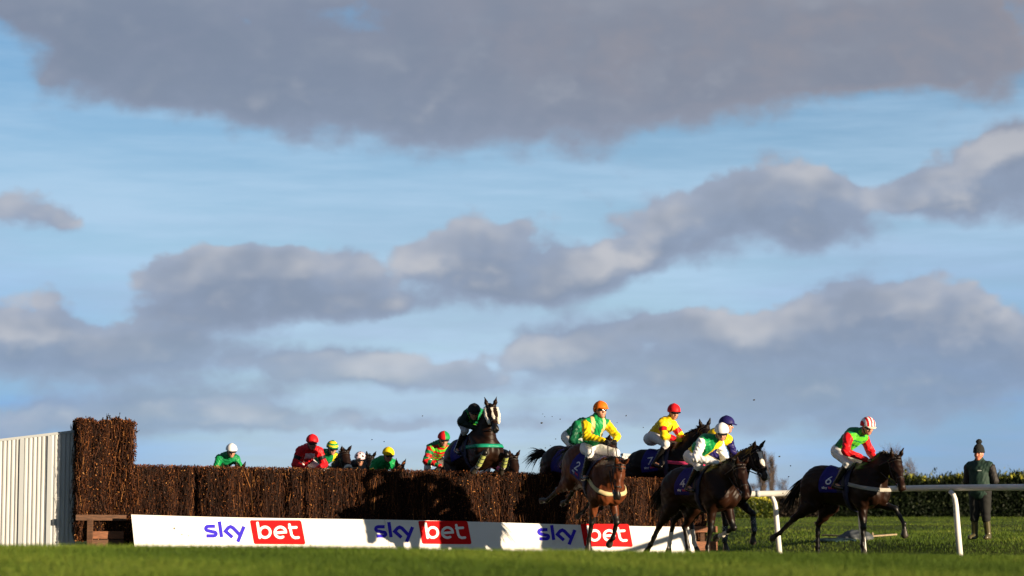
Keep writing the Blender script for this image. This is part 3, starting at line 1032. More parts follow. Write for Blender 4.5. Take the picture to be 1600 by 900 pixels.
def make_jockey(label, horse_xf, loc, yaw, cap, cols, pattern, J=None, look=(1, 0, -.35), pitch=0, h=.012, breech=None, boot=None, glove=None, goggles=True,
                visor=BLACK, group='jockeys in the steeplechase', seat=(.06, 0, 1.535), dy=0.0, roll=0.0):
    """cols: colours; pattern(tag, s, y, front, armt, C) -> colour index per face; tag 0 torso, 1 left arm, 2 right arm"""
    Jt = dict(CROUCH)
    if J: Jt.update(J)
    base = Vector(horse_xf(np.array(seat)))
    rot = Matrix.Rotation(yaw, 3, 'Z')
    root = empty('person', Vector(loc) + rot @ base, yaw)
    tag(root, label, 'person', group)
    ca, sa = math.cos(R(pitch)), math.sin(R(pitch))
    def off(V):
        V = np.asarray(V, float)
        return np.stack([V[..., 0] * ca - V[..., 2] * sa, V[..., 1], V[..., 0] * sa + V[..., 2] * ca], -1)
    P, C_, N_, Hd = (v3(Jt[k]) for k in ('P', 'C', 'N', 'Hd'))
    Hf = Frame(Hd, look, (0, 0, 1))
    sh = {s: v3(Jt['sh'], s) for s in (-1, 1)}
    el_ = {s: v3(Jt.get('elL' if s > 0 else 'elR', Jt['el']), s) for s in (-1, 1)}
    wr = {s: v3(Jt.get('wrL' if s > 0 else 'wrR', Jt['wr']), s) for s in (-1, 1)}
    hip = {s: v3(Jt['hip'], s) for s in (-1, 1)}
    kn = {s: v3(Jt['kn'], s) for s in (-1, 1)}
    an = {s: v3(Jt['an'], s) for s in (-1, 1)}
    to = {s: v3(Jt['to'], s) for s in (-1, 1)}
    # body
    pr = []
    A = pr.append
    face_prims(Hf, N_, A)
    A(Cone(P, C_, .105, .125, .05, 5)); A(Cone(sh[-1], sh[1], .05, .05, .04, 5)); A(Cone(C_, N_, .10, .055, .05, 5))
    for s in (-1, 1):
        A(Cone(sh[s], el_[s], .046, .038, .02, 5)); A(Cone(el_[s], wr[s], .038, .027, .02, 6))
        A(Cone(hip[s], kn[s], .082, .052, .03, 5)); A(Cone(kn[s], an[s], .052, .034, .02, 5)); A(Cone(an[s], an[s] * .35 + to[s] * .65, .030, .022, .02, 5))
        f = wr[s] - el_[s]; f = f / np.linalg.norm(f)
        hand_prims(wr[s], f, (0, 0, 1), A, 7)
    def bcol(C, T):
        return np.select([T == 2, T == 3, T == 7], [1, 2, 3], 0)
    surf_obj('body', pr, min(h, .010), [M_SKIN, M_LIP, M_EYE, glove or M_SKIN], root, bcol, off)
    # jacket
    ax = C_ - P
    nrm = np.array((ax[2], 0, -ax[0])); nrm /= np.linalg.norm(nrm)      # chest side
    pj = [Cone(P + ax * .16, C_, .135, .160, .05, 0, 1.12), Cone(sh[-1] * .86 + C_ * .14, sh[1] * .86 + C_ * .14, .098, .098, .06, 0), Cone(C_, N_ + (N_ - C_) * .0, .14, .085, .05, 0)]
    for s in (-1, 1):
        tg = 1 if s > 0 else 2
        pj += [Cone(sh[s], el_[s], .080, .070, .035, tg), Cone(el_[s], wr[s] - (wr[s] - el_[s]) * .03, .067, .042, .03, tg)]
    def jcol(C, T):
        s = (C - P) @ ax / ax.dot(ax)
        fr = (C - (P + ax * .5)) @ nrm
        at_ = np.where(T == 1, arm_t(C, sh[1], el_[1], wr[1]), arm_t(C, sh[-1], el_[-1], wr[-1]))
        return np.asarray(pattern(T, s, C[:, 1], fr, at_, C)).astype(int)
    surf_obj('jacket', pj, h, [silk(c) for c in cols], root, jcol, off, folds(.0075, .8, len(label) % 7))
    # breeches and boots
    pb = [Ell(P + np.array((-.01, 0, -.01)), (.155, .165, .135), .05, 0)]
    for s in (-1, 1):
        k2 = kn[s] * .75 + an[s] * .25
        pb += [Cone(hip[s], kn[s], .108, .070, .05, 0), Cone(kn[s], k2, .068, .056, .03, 0)]
    surf_obj('breeches', pb, h, [breech or M_BREECH], root, None, off, folds(.003, 1.2, 2))
    for s in (-1, 1):
        k2 = kn[s] * .80 + an[s] * .20
        f = to[s] - an[s]
        surf_obj('boot', [Cone(k2, an[s], .062, .042, .02), Cone(an[s] + np.array((-.03, 0, -.035)), to[s] + np.array((0, 0, -.02)), .040, .034, .03)], h, [boot or M_BOOT], root, None, off)
    helmet_parts(Hf, root, off, cap, h, True, goggles, visor)
    def hands_world(sx):
        return None
    # hands, in the frame of the horse's root (for the reins)
    hp = []
    for s in (1, -1):
        f = wr[s] - el_[s]; f = f / np.linalg.norm(f)
        hp.append(tuple(Vector(off(wr[s] + f * .065)) + base))
    # stirrups hang from the saddle round each foot
    return root, hp

def jockey_hands(horse_xf, J=None, pitch=0, seat=(.06, 0, 1.535)):
    Jt = dict(CROUCH)
    if J: Jt.update(J)
    base = Vector(horse_xf(np.array(seat)))
    ca, sa = math.cos(R(pitch)), math.sin(R(pitch))
    out = []
    for s in (1, -1):
        w = v3(Jt.get('wrL' if s > 0 else 'wrR', Jt['wr']), s); e = v3(Jt.get('elL' if s > 0 else 'elR', Jt['el']), s)
        f = (w - e) / np.linalg.norm(w - e)
        q = w + f * .065
        out.append(tuple(Vector((q[0] * ca - q[2] * sa, q[1], q[0] * sa + q[2] * ca)) + base))
    return out

def horse_xf_fn(pitch, lift):
    cp, sp = math.cos(R(pitch)), math.sin(R(pitch))
    def xf(V):
        V = np.asarray(V, float)
        x, z = V[..., 0], V[..., 2] - 1.2
        return np.stack([x * cp - z * sp, V[..., 1], 1.2 + x * sp + z * cp + lift], -1)
    return xf

def pair(loc, yaw, horse, jockey, pitch=0, lift=0):
    """one horse and the jockey on it, the reins ending in the jockey's hands"""
    xf = horse_xf_fn(pitch, lift)
    hands = jockey_hands(xf, jockey.get('J'), jockey.get('pitch', 0)) if jockey else None
    make_horse(loc=loc, yaw=yaw, pitch=pitch, lift=lift, hand=hands, **horse)
    if jockey:
        make_jockey(horse_xf=xf, loc=loc, yaw=yaw, **jockey)

# ------------------------------------------------------------------ ground
def sst(x, a, b):
    t = np.clip((np.asarray(x, float) - a) / (b - a), 0, 1)
    return t * t * (3 - 2 * t)

def crest_z(x):
    px = 800 + np.asarray(x, float) * FPX / 18.0
    py = np.interp(px, [-400, 0, 400, 640, 1000, 1300, 1600, 2000], [858, 859, 861, 864, 868.5, 872, 875, 878])
    return CAMZ - (py - 770) * 18.0 / FPX

def ground_z(x, y):
    x, y = np.asarray(x, float), np.asarray(y, float)
    base = np.interp(x, [-14, -8, 3, 6, 10, 30], [.06, .05, -.16, -.14, -.07, -.02])
    base = base * (1 - sst(y, 60, 95))
    behind = -.22 * sst(y, 43, 45) * (1 - sst(x, 3, 5)) * (1 - sst(y, 60, 80))
    rise = .24 * sst(y + 1.9 * sst(x, 6.2, 8.2), 40.2, 42.5) * sst(x, 4, 6.5) * (1 - .75 * sst(y, 56, 60.5)) * (1 - sst(y, 75, 95))
    lip = .08 * np.exp(-((y - 55.5) / 1.6) ** 2) * sst(x, 4, 6.5)
    far = base + behind + rise + lip
    near = crest_z(x) - .05 * sst(-y, -17.0, -5) + .0 * x
    w = sst(y, 18.2, 31)
    bump = .02 * np.sin(x * .9 + 1.3 * np.sin(y * .31)) * np.sin(y * .43 + .6) * sst(y, 42, 50) * (1 - sst(y, 75, 90))
    return near * (1 - w) + far * w + bump

ys = np.concatenate([np.linspace(-40, 2, 8), np.linspace(3, 17, 15), np.linspace(17.3, 34, 30), np.linspace(34.5, 64, 60), np.linspace(65, 110, 24), np.array([120, 140, 180, 250, 400, 700, 1200, 2000, 3500])])
xs = np.concatenate([np.array([-3000, -1200, -500, -200, -90, -50]), np.linspace(-30, 40, 141), np.array([60, 100, 200, 500, 1200, 3000])])
GX, GY = np.meshgrid(xs, ys, indexing='ij')
GZ = ground_z(GX, GY)
V = np.stack([GX, GY, GZ], -1).reshape(-1, 3)
nX, nY = GX.shape
gi = np.arange(nX * nY).reshape(nX, nY)
F = np.stack([gi[:-1, :-1], gi[1:, :-1], gi[1:, 1:], gi[:-1, 1:]], -1).reshape(-1, 4)
M_TURF = bpy.data.materials.new('turf')
M_TURF.use_nodes = True
_nt = M_TURF.node_tree
_b = _nt.nodes['Principled BSDF']
_b.inputs['Roughness'].default_value = .9
_b.inputs['Specular IOR Level'].default_value = .15
_tc = _nt.nodes.new('ShaderNodeTexCoord')
def _tn(scale, detail, vec=None):
    n = _nt.nodes.new('ShaderNodeTexNoise')
    n.inputs['Scale'].default_value = scale; n.inputs['Detail'].default_value = detail
    _nt.links.new(vec or _tc.outputs['Object'], n.inputs['Vector'])
    return n.outputs[0]
_c1 = mixc(smooth(_tn(.7, 4), .35, .65, _nt), (.052, .080, .010), (.075, .095, .014), _nt)
_c2 = mixc(smooth(_tn(14, 5), .4, .75, _nt), _c1, (.024, .044, .007), _nt)
_c3 = mixc(mth('MULTIPLY', smooth(_tn(2.3, 6), .6, .75, _nt), .6, nt=_nt), _c2, (.11, .085, .035), _nt)
_nt.links.new(_c3, _b.inputs['Base Color'])
_bp = _nt.nodes.new('ShaderNodeBump')
_bp.inputs['Distance'].default_value = .08
_bp.inputs['Strength'].default_value = .9
_nt.links.new(_tn(9, 8), _bp.inputs['Height'])
_nt.links.new(_bp.outputs[0], _b.inputs['Normal'])
turf = mesh_obj('turf', V, F, M_TURF)
tag(turf, 'green racecourse turf falling away behind a low crest', 'turf', kind='structure')

M_BLADE = ramp_material('grass blade', [(0, (.040, .075, .008)), (1, (.20, .24, .038)), (.5, (.082, .138, .014)), (.85, (.138, .188, .025))], .7, .15, .2)
def blades(name, x, y, h0, h1, w, label):
    n = len(x)
    z = ground_z(x, y)
    a = rng.uniform(0, math.pi, n)
    ln = rng.normal(0, .35, (n, 2))
    patch = .75 + .5 * (np.sin(x * 1.7 + 2 * np.sin(y * .9)) * np.sin(y * 2.1 + np.sin(x * 1.1)) * .5 + .5)
    h = rng.uniform(h0, h1, n) * patch
    ww = rng.uniform(.6, 1.2, n) * w
    b0 = np.stack([x - np.cos(a) * ww, y - np.sin(a) * ww, z - .01], 1)
    b1 = np.stack([x + np.cos(a) * ww, y + np.sin(a) * ww, z - .01], 1)
    tp = np.stack([x + ln[:, 0] * h, y + ln[:, 1] * h, z + h], 1)
    V = np.stack([b0, b1, tp], 1).reshape(-1, 3)
    F = np.arange(3 * n).reshape(n, 3)
    pr = np.clip(rng.normal(.42, .22, n) + .25 * np.sin(x * 1.3 + 1.5 * np.sin(y * .8)), 0, 1)
    o = mesh_obj(name, V, F, M_BLADE, None, None, False, pr)
    tag(o, label, 'grass', kind='stuff')
    return o
n = 190000
gy = 10.0 + 9.6 * rng.random(n) ** .75
blades('crest_grass', rng.uniform(-.33, .33, n) * gy, gy, .018, .045, .0032, 'short soft grass along the crest nearest the camera')
n = 90000
gy = 36 + 60 * rng.random(n) ** 1.7
blades('far_grass', gy * rng.uniform(.085, .26, n), gy, .02, .06, .008, 'rough green grass between the white rail and the hedge')
n = 90000
gy = rng.uniform(19.4, 41, n)
blades('track_grass', rng.uniform(-.30, .30, n) * gy, gy, .02, .055, .0055, 'trodden grass in front of the jump')

# ------------------------------------------------------------------ the brush fence
A0 = at(118, 800, 38.55); A0.z = 0
B0 = at(1104, 800, 42.0); B0.z = 0
fd = (B0 - A0); FL = fd.length; fd.normalize()
fn = Vector((fd.y, -fd.x, 0))                    # towards the camera
fpt = lambda u, dep=0.0, z=0.0: A0 + fd * u + fn * dep + Vector((0, 0, z))
def u_at(px):
    # where the line of the fence is seen at that pixel column
    k = (px - 800) / FPX
    return (k * A0.y - A0.x) / (fd.x - k * fd.y)
def fence_top(u):
    u0, u1, u2, u3 = u_at(212), u_at(640), u_at(840), u_at(985)
    zz = [at(212, 727, fpt(u0).y).z, at(640, 735.5, fpt(u1).y).z, at(840, 740, fpt(u2).y).z, at(985, 747, fpt(u3).y).z]
    return np.interp(u, [u0, u1, u2, u3, FL], zz + [zz[-1] - .03])
U_T = u_at(209)                                  # end of the tall part
TALL = at(160, 657, 38.6).z
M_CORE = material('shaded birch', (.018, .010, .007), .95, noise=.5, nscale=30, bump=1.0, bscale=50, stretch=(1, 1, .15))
M_TWIG = ramp_material('birch twigs', [(0, (.012, .006, .004)), (1, (.38, .17, .055)), (.42, (.025, .0095, .006)), (.70, (.066, .024, .010)), (.88, (.18, .064, .020))], .75, .15)
M_LEAF = ramp_material('dead leaves', [(0, (.03, .010, .005)), (1, (.55, .27, .09)), (.5, (.080, .024, .009)), (.8, (.22, .070, .018))], .6, .2, .1)
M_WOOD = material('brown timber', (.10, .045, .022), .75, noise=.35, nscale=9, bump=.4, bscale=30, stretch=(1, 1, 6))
M_WOODLIT = material('lit brown timber', (.20, .075, .032), .7, noise=.3, nscale=9, bump=.4, bscale=30, stretch=(1, 1, 6))  # lighter copy of the brown timber, sunlight put into its colour

fence = empty('brush_fence', (A0 + B0) / 2)
tag(fence, 'long brown birch brush jump with a taller end beside the white wing', 'jump')
FO = fence.location.copy()

def bundle(u):
    """birch is packed in bundles: the face swells and sinks along the fence"""
    return .045 * np.sin(u * 6.1 + 1.7 * np.sin(u * 1.9)) + .03 * np.sin(u * 13.7 + 2 * np.sin(u * 3.1)) - .10 * np.exp(-((u - u_at(309)) / .05) ** 2) - .07 * np.exp(-((u - u_at(478)) / .05) ** 2) - .06 * np.exp(-((u - u_at(575)) / .04) ** 2) - .05 * np.exp(-((u - u_at(905)) / .06) ** 2)

def brush(name, u0, u1, topf, zb, depth, nt_, nl, seed, label=None):
    r = np.random.default_rng(seed)
    us = np.linspace(u0, u1, int((u1 - u0) / .05) + 2)
    V, F = [], []
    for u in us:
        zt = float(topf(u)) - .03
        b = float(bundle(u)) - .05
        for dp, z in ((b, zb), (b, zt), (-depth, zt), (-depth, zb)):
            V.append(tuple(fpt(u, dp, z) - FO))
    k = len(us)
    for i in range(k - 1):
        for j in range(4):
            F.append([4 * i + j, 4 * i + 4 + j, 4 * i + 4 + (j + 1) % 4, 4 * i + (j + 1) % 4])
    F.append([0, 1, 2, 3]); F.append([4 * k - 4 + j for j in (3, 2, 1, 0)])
    core = [0] * len(F)
    rr = [0.0] * len(F)
    Vs, n0 = [np.array(V)], len(V)
    D3 = np.array(fd); N3 = np.array(fn); Z3 = np.array((0, 0, 1.0)); O3 = np.array(A0 - FO)
    def sheet(u, dep, z, L, w, tilt_u, tilt_n, cx):
        n = len(u)
        dirv = D3 * tilt_u[:, None] + N3 * tilt_n[:, None] + Z3
        dirv /= np.linalg.norm(dirv, axis=1, keepdims=True)
        sd = D3 * np.cos(cx)[:, None] + N3 * np.sin(cx)[:, None]
        c = O3 + D3 * u[:, None] + N3 * dep[:, None] + Z3 * z[:, None]
        a = c - dirv * (L / 2)[:, None]; b = c + dirv * (L / 2)[:, None]
        q = np.stack([a - sd * w[:, None], a + sd * w[:, None], b + sd * (w * .5)[:, None], b - sd * (w * .5)[:, None]], 1)
        return q.reshape(-1, 3)
    # twigs over front, back, ends and the top
    parts = []
    n = nt_
    side = r.choice(4, n, p=[.66, .10, .12, .12])
    u = r.uniform(u0, u1, n)
    L = .06 + .40 * r.random(n) ** 2.2; zt = topf(u)
    z = zb + L / 2 + (zt - zb - L * .9 - .0) * r.random(n) ** .9 + .0
    dep = np.where(side == 0, bundle(u) + r.normal(-.02, .032, n), np.where(side == 1, -depth + r.normal(0, .02, n), r.uniform(-depth, 0, n)))
    eL = side == 2; u[eL] = u0 + r.normal(0, .025, eL.sum())
    eT = side == 3
    eR = eT & (r.random(n) < (.25 if label else .0)); u[eR] = u1 + r.normal(0, .025, eR.sum())
    tp = eT & ~eR; z[tp] = topf(u[tp]) - L[tp] / 2 + r.normal(-.004, .010, tp.sum())
    w = r.uniform(.0025, .0065, n)
    Q = sheet(u, dep, z, L, w, r.normal(0, .16, n), r.normal(.02, .12, n), r.normal(0, .6, n))
    colr = np.clip(r.beta(1.3, 2.4, n) + .14 * np.sin(u * 9 + 2 * np.sin(u * 3.3)), 0, 1)
    Vs.append(Q); b = n0; qF = (np.arange(4 * n).reshape(n, 4) + b); n0 += 4 * n
    # leaves and cut ends
    n = nl
    u = r.uniform(u0 - .02, u1 + (.05 if label else 0), n); zt = topf(u)
    z = zb + (zt - zb + .02) * r.random(n)
    dep = bundle(u) + r.normal(-.004, .030, n)
    bk = r.random(n) < .12; dep[bk] = -depth + r.normal(0, .02, bk.sum())
    tpm = r.random(n) < .10; z[tpm] = zt[tpm] + r.normal(0, .015, tpm.sum()); dep[tpm] = r.uniform(-depth, .02, tpm.sum())
    cc = O3 + D3 * u[:, None] + N3 * dep[:, None] + Z3 * z[:, None]
    e1 = r.normal(0, 1, (n, 3)); e1 /= np.linalg.norm(e1, axis=1, keepdims=True)
    e2 = np.cross(e1, r.normal(0, 1, (n, 3))); e2 /= np.linalg.norm(e2, axis=1, keepdims=True)
    s1 = r.uniform(.009, .026, n)[:, None]; s2 = r.uniform(.005, .014, n)[:, None]
    LQ = np.stack([cc - e1 * s1, cc + e2 * s2, cc + e1 * s1, cc - e2 * s2], 1).reshape(-1, 3)
    lF = (np.arange(4 * n).reshape(n, 4) + n0)
    Vs.append(LQ)
    lc = np.clip(r.beta(1.3, 1.5, n), 0, 1)
    # loose sprigs standing out of the top
    FF = [list(f) for f in F] + qF.tolist() + lF.tolist()
    mi = core + [1] * len(qF) + [2] * len(lF)
    rnd = rr + colr.tolist() + lc.tolist()
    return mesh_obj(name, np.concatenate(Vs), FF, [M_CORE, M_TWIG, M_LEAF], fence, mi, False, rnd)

brush('birch_brush', U_T - .02, FL, fence_top, .12, .95, 60000, 42000, 5)
tallf = lambda u: TALL + .025 * np.sin(np.asarray(u) * 11) + .02 * np.sin(np.asarray(u) * 29)
brush('tall_brush_end', u_at(122.5), U_T, tallf, .20, .80, 15000, 17000, 6, True)
mb = MB()
for i in range(22):                                            # stray sprigs on the tall end
    u = random.uniform(u_at(116), U_T + .05); d = random.uniform(-.7, .05)
    side = random.random() < .35
    p = fpt(u, d, TALL - .05) if not side else fpt(U_T - .02, d, random.uniform(1.6, TALL))
    q = p + (Vector((0, 0, random.uniform(.06, .20))) + fd * random.uniform(-.05, .05) if not side else fd * random.uniform(.06, .16) + Vector((0, 0, random.uniform(-.02, .12))))
    mb.tube([p - FO, (p + q) / 2 - FO + Vector((random.uniform(-.01, .01), 0, 0)), q - FO], [.006, .004, .003], 4)
    for k in range(3):
        c = p.lerp(q, random.uniform(.4, 1)) - FO
        mb.box(c, (.03, .012, .02), Matrix.Rotation(random.uniform(0, 3), 3, 'X') @ Matrix.Rotation(random.uniform(0, 3), 3, 'Z'))
mb.build('leaves', M_TWIG, fence)  # the stray sprigs: twig stems with a few leaves on each
# timber frame that holds the birch: rails and posts, seen at both ends
def plank(name, mat, a, b, w, h):
    m = MB(); m.beam(Vector(a) - FO, Vector(b) - FO, w, h)
    return m.build(name, mat, fence)
uL = u_at(121)
plank('guard_rail', M_WOOD, fpt(uL, .12, at(150, 808.5, 38.5).z), fpt(u_at(199), .12, at(199, 809, 38.7).z), .09, .10)
plank('frame_post', M_WOOD, fpt(u_at(143.5), .14, -.2), fpt(u_at(143.5), .14, at(143, 812, 38.5).z), .09, .09)
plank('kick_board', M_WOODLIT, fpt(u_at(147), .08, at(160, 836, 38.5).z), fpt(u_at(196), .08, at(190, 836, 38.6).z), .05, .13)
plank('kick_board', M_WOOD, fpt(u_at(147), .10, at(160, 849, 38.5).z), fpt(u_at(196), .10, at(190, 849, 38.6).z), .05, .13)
uR = u_at(1070)
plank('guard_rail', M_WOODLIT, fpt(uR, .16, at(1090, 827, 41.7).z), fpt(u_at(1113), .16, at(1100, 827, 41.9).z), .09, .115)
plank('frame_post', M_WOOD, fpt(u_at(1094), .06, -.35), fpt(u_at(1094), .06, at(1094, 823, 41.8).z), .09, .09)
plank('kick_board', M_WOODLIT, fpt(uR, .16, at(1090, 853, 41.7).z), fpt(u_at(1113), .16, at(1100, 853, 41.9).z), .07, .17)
plank('back_rail', M_WOOD, fpt(.2, -.9, .7), fpt(FL - .1, -.9, .5), .09, .12)

# ------------------------------------------------------------------ printed board on the foot of the fence
TL, TR = at(205, 804, 38.30), at(1076, 823, 41.55)
bd = (TR - TL).normalized()
bnorm_h = Vector((bd.y, -bd.x, 0)).normalized()
bdown = (Vector((0, 0, -1)) + bnorm_h * .24).normalized()
bn = bdown.cross(bd).normalized()
if bn.y > 0: bn = -bn
def on_board(px, py):
    o = Vector((0, 0, CAMZ)); d = (at(px, py, 1.0) - o)
    t = (TL - o).dot(bn) / d.dot(bn)
    return o + d * t
board = empty('advertising_board', on_board(640, 868))
tag(board, 'long white advertising board with blue and red lettering at the foot of the brush', 'board')
BO = board.location.copy()
M_BOARD = material('white board', (.80, .79, .77), .5, noise=.03, nscale=3, spec=.2)
_bt = M_BOARD.node_tree
_bp_ = _bt.nodes['Principled BSDF']
_old = _bp_.inputs['Base Color'].links[0].from_socket
_co = _bt.nodes.new('ShaderNodeTexCoord')
def _bn(scale, detail):
    n_ = _bt.nodes.new('ShaderNodeTexNoise'); n_.inputs['Scale'].default_value = scale; n_.inputs['Detail'].default_value = detail
    _bt.links.new(_co.outputs['Object'], n_.inputs['Vector'])
    return n_.outputs[0]
_mud = mth('MULTIPLY', smooth(_bn(16, 2), .70, .76, _bt), smooth(_bn(1.1, 2), .50, .62, _bt), nt=_bt)
_scf = mth('MULTIPLY', smooth(_bn(2.2, 6), .56, .70, _bt), .30, nt=_bt)
_bt.links.new(mixc(_mud, mixc(_scf, _old, (.55, .50, .44), _bt), (.10, .07, .035), _bt), _bp_.inputs['Base Color'])
M_BLUE = material('violet blue print', (.040, .025, .56), .6, spec=.1)
M_REDP = material('red print panel', (.60, .004, .006), .6, spec=.1)
M_WHITEP = material('white print letters', (.85, .85, .85), .6, spec=.2)
top = [on_board(205 + (1076 - 205) * t, 804 + 19 * t + .9 * math.sin(t * 9)) for t in np.linspace(0, 1, 12)]
bot = [on_board(212.5 + (1093 - 212.5) * t, 876 + 8 * t) for t in np.linspace(0, 1, 12)]
edges = [0, 5, 9, 11]
for a, b in zip(edges[:-1], edges[1:]):                          # three sheets butted end to end
    V = []
    for i in range(a, b + 1):
        e = bd * (.004 if i == a and a else (-.004 if i == b and b < 11 else 0))
        for q in (top[i], bot[i]):
            V += [q + e - BO, q + e - BO - bn * .03]
    k = b - a + 1
    F = []
    for i in range(k - 1):
        j = 4 * i
        F += [[j, j + 2, j + 6, j + 4], [j + 1, j + 5, j + 7, j + 3], [j, j + 4, j + 5, j + 1], [j + 2, j + 3, j + 7, j + 6]]
    F += [[0, 1, 3, 2], [4 * k - 4, 4 * k - 2, 4 * k - 1, 4 * k - 3]]
    mesh_obj('board_panel', np.array([tuple(v) for v in V]), F, M_BOARD, board, smooth_=False)
def board_poly(name, polys, mat, lift, parent):
    V, F = [], []
    for li, (v, f) in enumerate(polys):
        b = len(V)
        V += [tuple(on_board(*p) + bn * (lift + .0006 * li) - BO) for p in v]
        F += [[i + b for i in q] for q in f]
    return mesh_obj(name, np.array(V), F, mat, parent, smooth_=False)
for (ox, oy, sc_, shx) in ((300, 800, 1.0, 0), (566.4, 801.6, .962, 0), (821.4, 806.6, .945, 0)):
    tr = lambda p: (ox + p[0] / 8 * sc_, oy + p[1] / 8 * sc_)
    grp = board_poly('printed_word', [([tr(p) for p in ribbon(st, 43, False)[0]], ribbon(st, 43, False)[1]) for st in WORD_ONE], M_BLUE, .003, board)
    pan = board_poly('red_panel', [([tr(p) for p in WORD_PANEL], [list(range(len(WORD_PANEL)))])], M_REDP, .003, board)
    board_poly('panel_word', [([tr(p) for p in ribbon(st, 33)[0]], ribbon(st, 33)[1]) for st in WORD_TWO], M_WHITEP, .0065, pan)

# ------------------------------------------------------------------ white wings
M_WPAINT = material('white painted slats', (.50, .51, .52), .5, noise=.08, nscale=6, stretch=(1, 1, .2))
M_GREYMETAL = material('grey steel', (.40, .43, .46), .5)
def wing(name, label, p0, p1, zb, zt0, zt1, posts, pitch_=.075):
    root = empty(name, ((p0 + p1) / 2).to_tuple()[:2] + (zb,))
    tag(root, label, 'fence wing')
    O = root.location.copy()
    d = p1 - p0; d.z = 0; L = d.length; d.normalize(); nn = Vector((d.y, -d.x, 0))
    if nn.y > 0: nn = -nn
    V, F = [], []
    k = int(L / (pitch_ / 4))
    prof = [0, 1, 1, 0]
    for i in range(k + 1):
        t = i / k
        q = p0 + d * (L * t) + nn * (.022 * prof[i % 4])
        zt = zt0 + (zt1 - zt0) * t
        V += [(q.x - O.x, q.y - O.y, 0), (q.x - O.x, q.y - O.y, zt - zb)]
    for i in range(k):
        F.append([2 * i, 2 * i + 2, 2 * i + 3, 2 * i + 1])
    sl = mesh_obj('slatted_panel', np.array(V), F, M_WPAINT, root, smooth_=False)
    so = sl.modifiers.new('thickness', 'SOLIDIFY'); so.thickness = .006
    m = MB()
    m.beam(p0 + nn * .0 + Vector((0, 0, zt0 + .02)) - O, p1 + Vector((0, 0, zt1 + .02)) - O, .07, .045)
    m.build('top_rail', M_GREYMETAL, root)
    for t in posts:
        q = p0 + d * (L * t) + nn * .035
        m = MB(); m.box(Vector((q.x, q.y, (zb + zt0 + (zt1 - zt0) * t) / 2)) - O, (.075, .03, zt0 + (zt1 - zt0) * t - zb - .02), Matrix.Rotation(math.atan2(d.y, d.x), 3, 'Z'))
        m.build('post', M_WPAINT if t == 0 else M_GREYMETAL, root)
    return root
W0 = at(114, 853, 38.85); W1 = Vector((W0.x - 4.6, W0.y - .55, 0)); W0.z = 0
wing('slatted_wing', 'tall white corrugated wing fence left of the brush', W0, W1, -.1, at(115, 675.5, 38.75).z, 1.55, (0, .093, .198, .31, .45, .62, .8, 1.0))
X0, X1 = at(972, 760, 43.3), at(1050, 760, 44.2); X0.z = X1.z = 0
wing('slatted_wing', 'small white slatted wing seen above the brush between the bay and the black horse', X0, X1, -.3, at(985, 712, 43.4).z, at(985, 712, 43.4).z - .05, (0, .5, 1.0))

# ------------------------------------------------------------------ running rail
M_RAIL = material('white plastic rail', (.74, .73, .70), .28, noise=.04, nscale=4)
def running_rail():
    root = empty('running_rail', at(1350, 866, 39.8))
    tag(root, 'white plastic running rail on bent posts right of the jump', 'rail')
    O = root.location.copy()
    kp = [(1120, 772.0, 41.0), (1186, 771.5, 41.0), (1240, 770, 40.95), (1340, 766, 40.5), (1430, 763, 39.4), (1520, 762, 37.9), (1610, 761.5, 36.3), (1760, 761, 34.0)]
    pts = [at(*k) for k in kp]
    fine = []
    for i in range(len(pts) - 1):
        p0 = pts[max(i - 1, 0)]; p1 = pts[i]; p2 = pts[i + 1]; p3 = pts[min(i + 2, len(pts) - 1)]
        for t in np.linspace(0, 1, 6)[:-1]:
            fine.append(.5 * ((2 * p1) + (p2 - p0) * t + (2 * p0 - 5 * p1 + 4 * p2 - p3) * t * t + (3 * p1 - p0 - 3 * p2 + p3) * t ** 3))
    fine.append(pts[-1])
    m = MB(); m.tube([p - O for p in fine], .056, 14)
    m.build('rail_tube', M_RAIL, root, True)
    m = MB(); a = at(1184, 771.5, 41.0)
    dd = (fine[6] - fine[5]).normalized()
    m.tube([a - O - dd * .04, a - O + dd * .04], .062, 14)
    m.build('rail_joint', M_GREYMETAL, root, True)
    for (px, pyt, pyb, Y, lean) in ((1219, 776, 868, 41.0, .06), (1351, 772, 868, 40.4, .0), (1501, 769, 871, 38.2, .10), (1668, 768, 874, 35.4, .12)):
        b = at(px, pyb, Y); t = at(px - 13, pyt, Y - .05)
        zz = b.z - .12
        h = t.z - zz
        m = MB()
        dx = t.x - b.x
        pl = [Vector((b.x, Y, zz)), Vector((b.x + dx * .30, Y, zz + h * .45)), Vector((b.x + dx * .5, Y, zz + h * .82)), Vector((b.x + dx * .62, Y, zz + h * .91)), Vector((b.x + dx * .82, Y, zz + h * .97)), Vector((b.x + dx * 1.12, Y + .05, zz + h * 1.01))]
        m.tube([p - O for p in pl], [.056, .053, .048, .045, .042, .042], 10)
        m.build('post', M_RAIL, root, True)
    return root
running_rail()

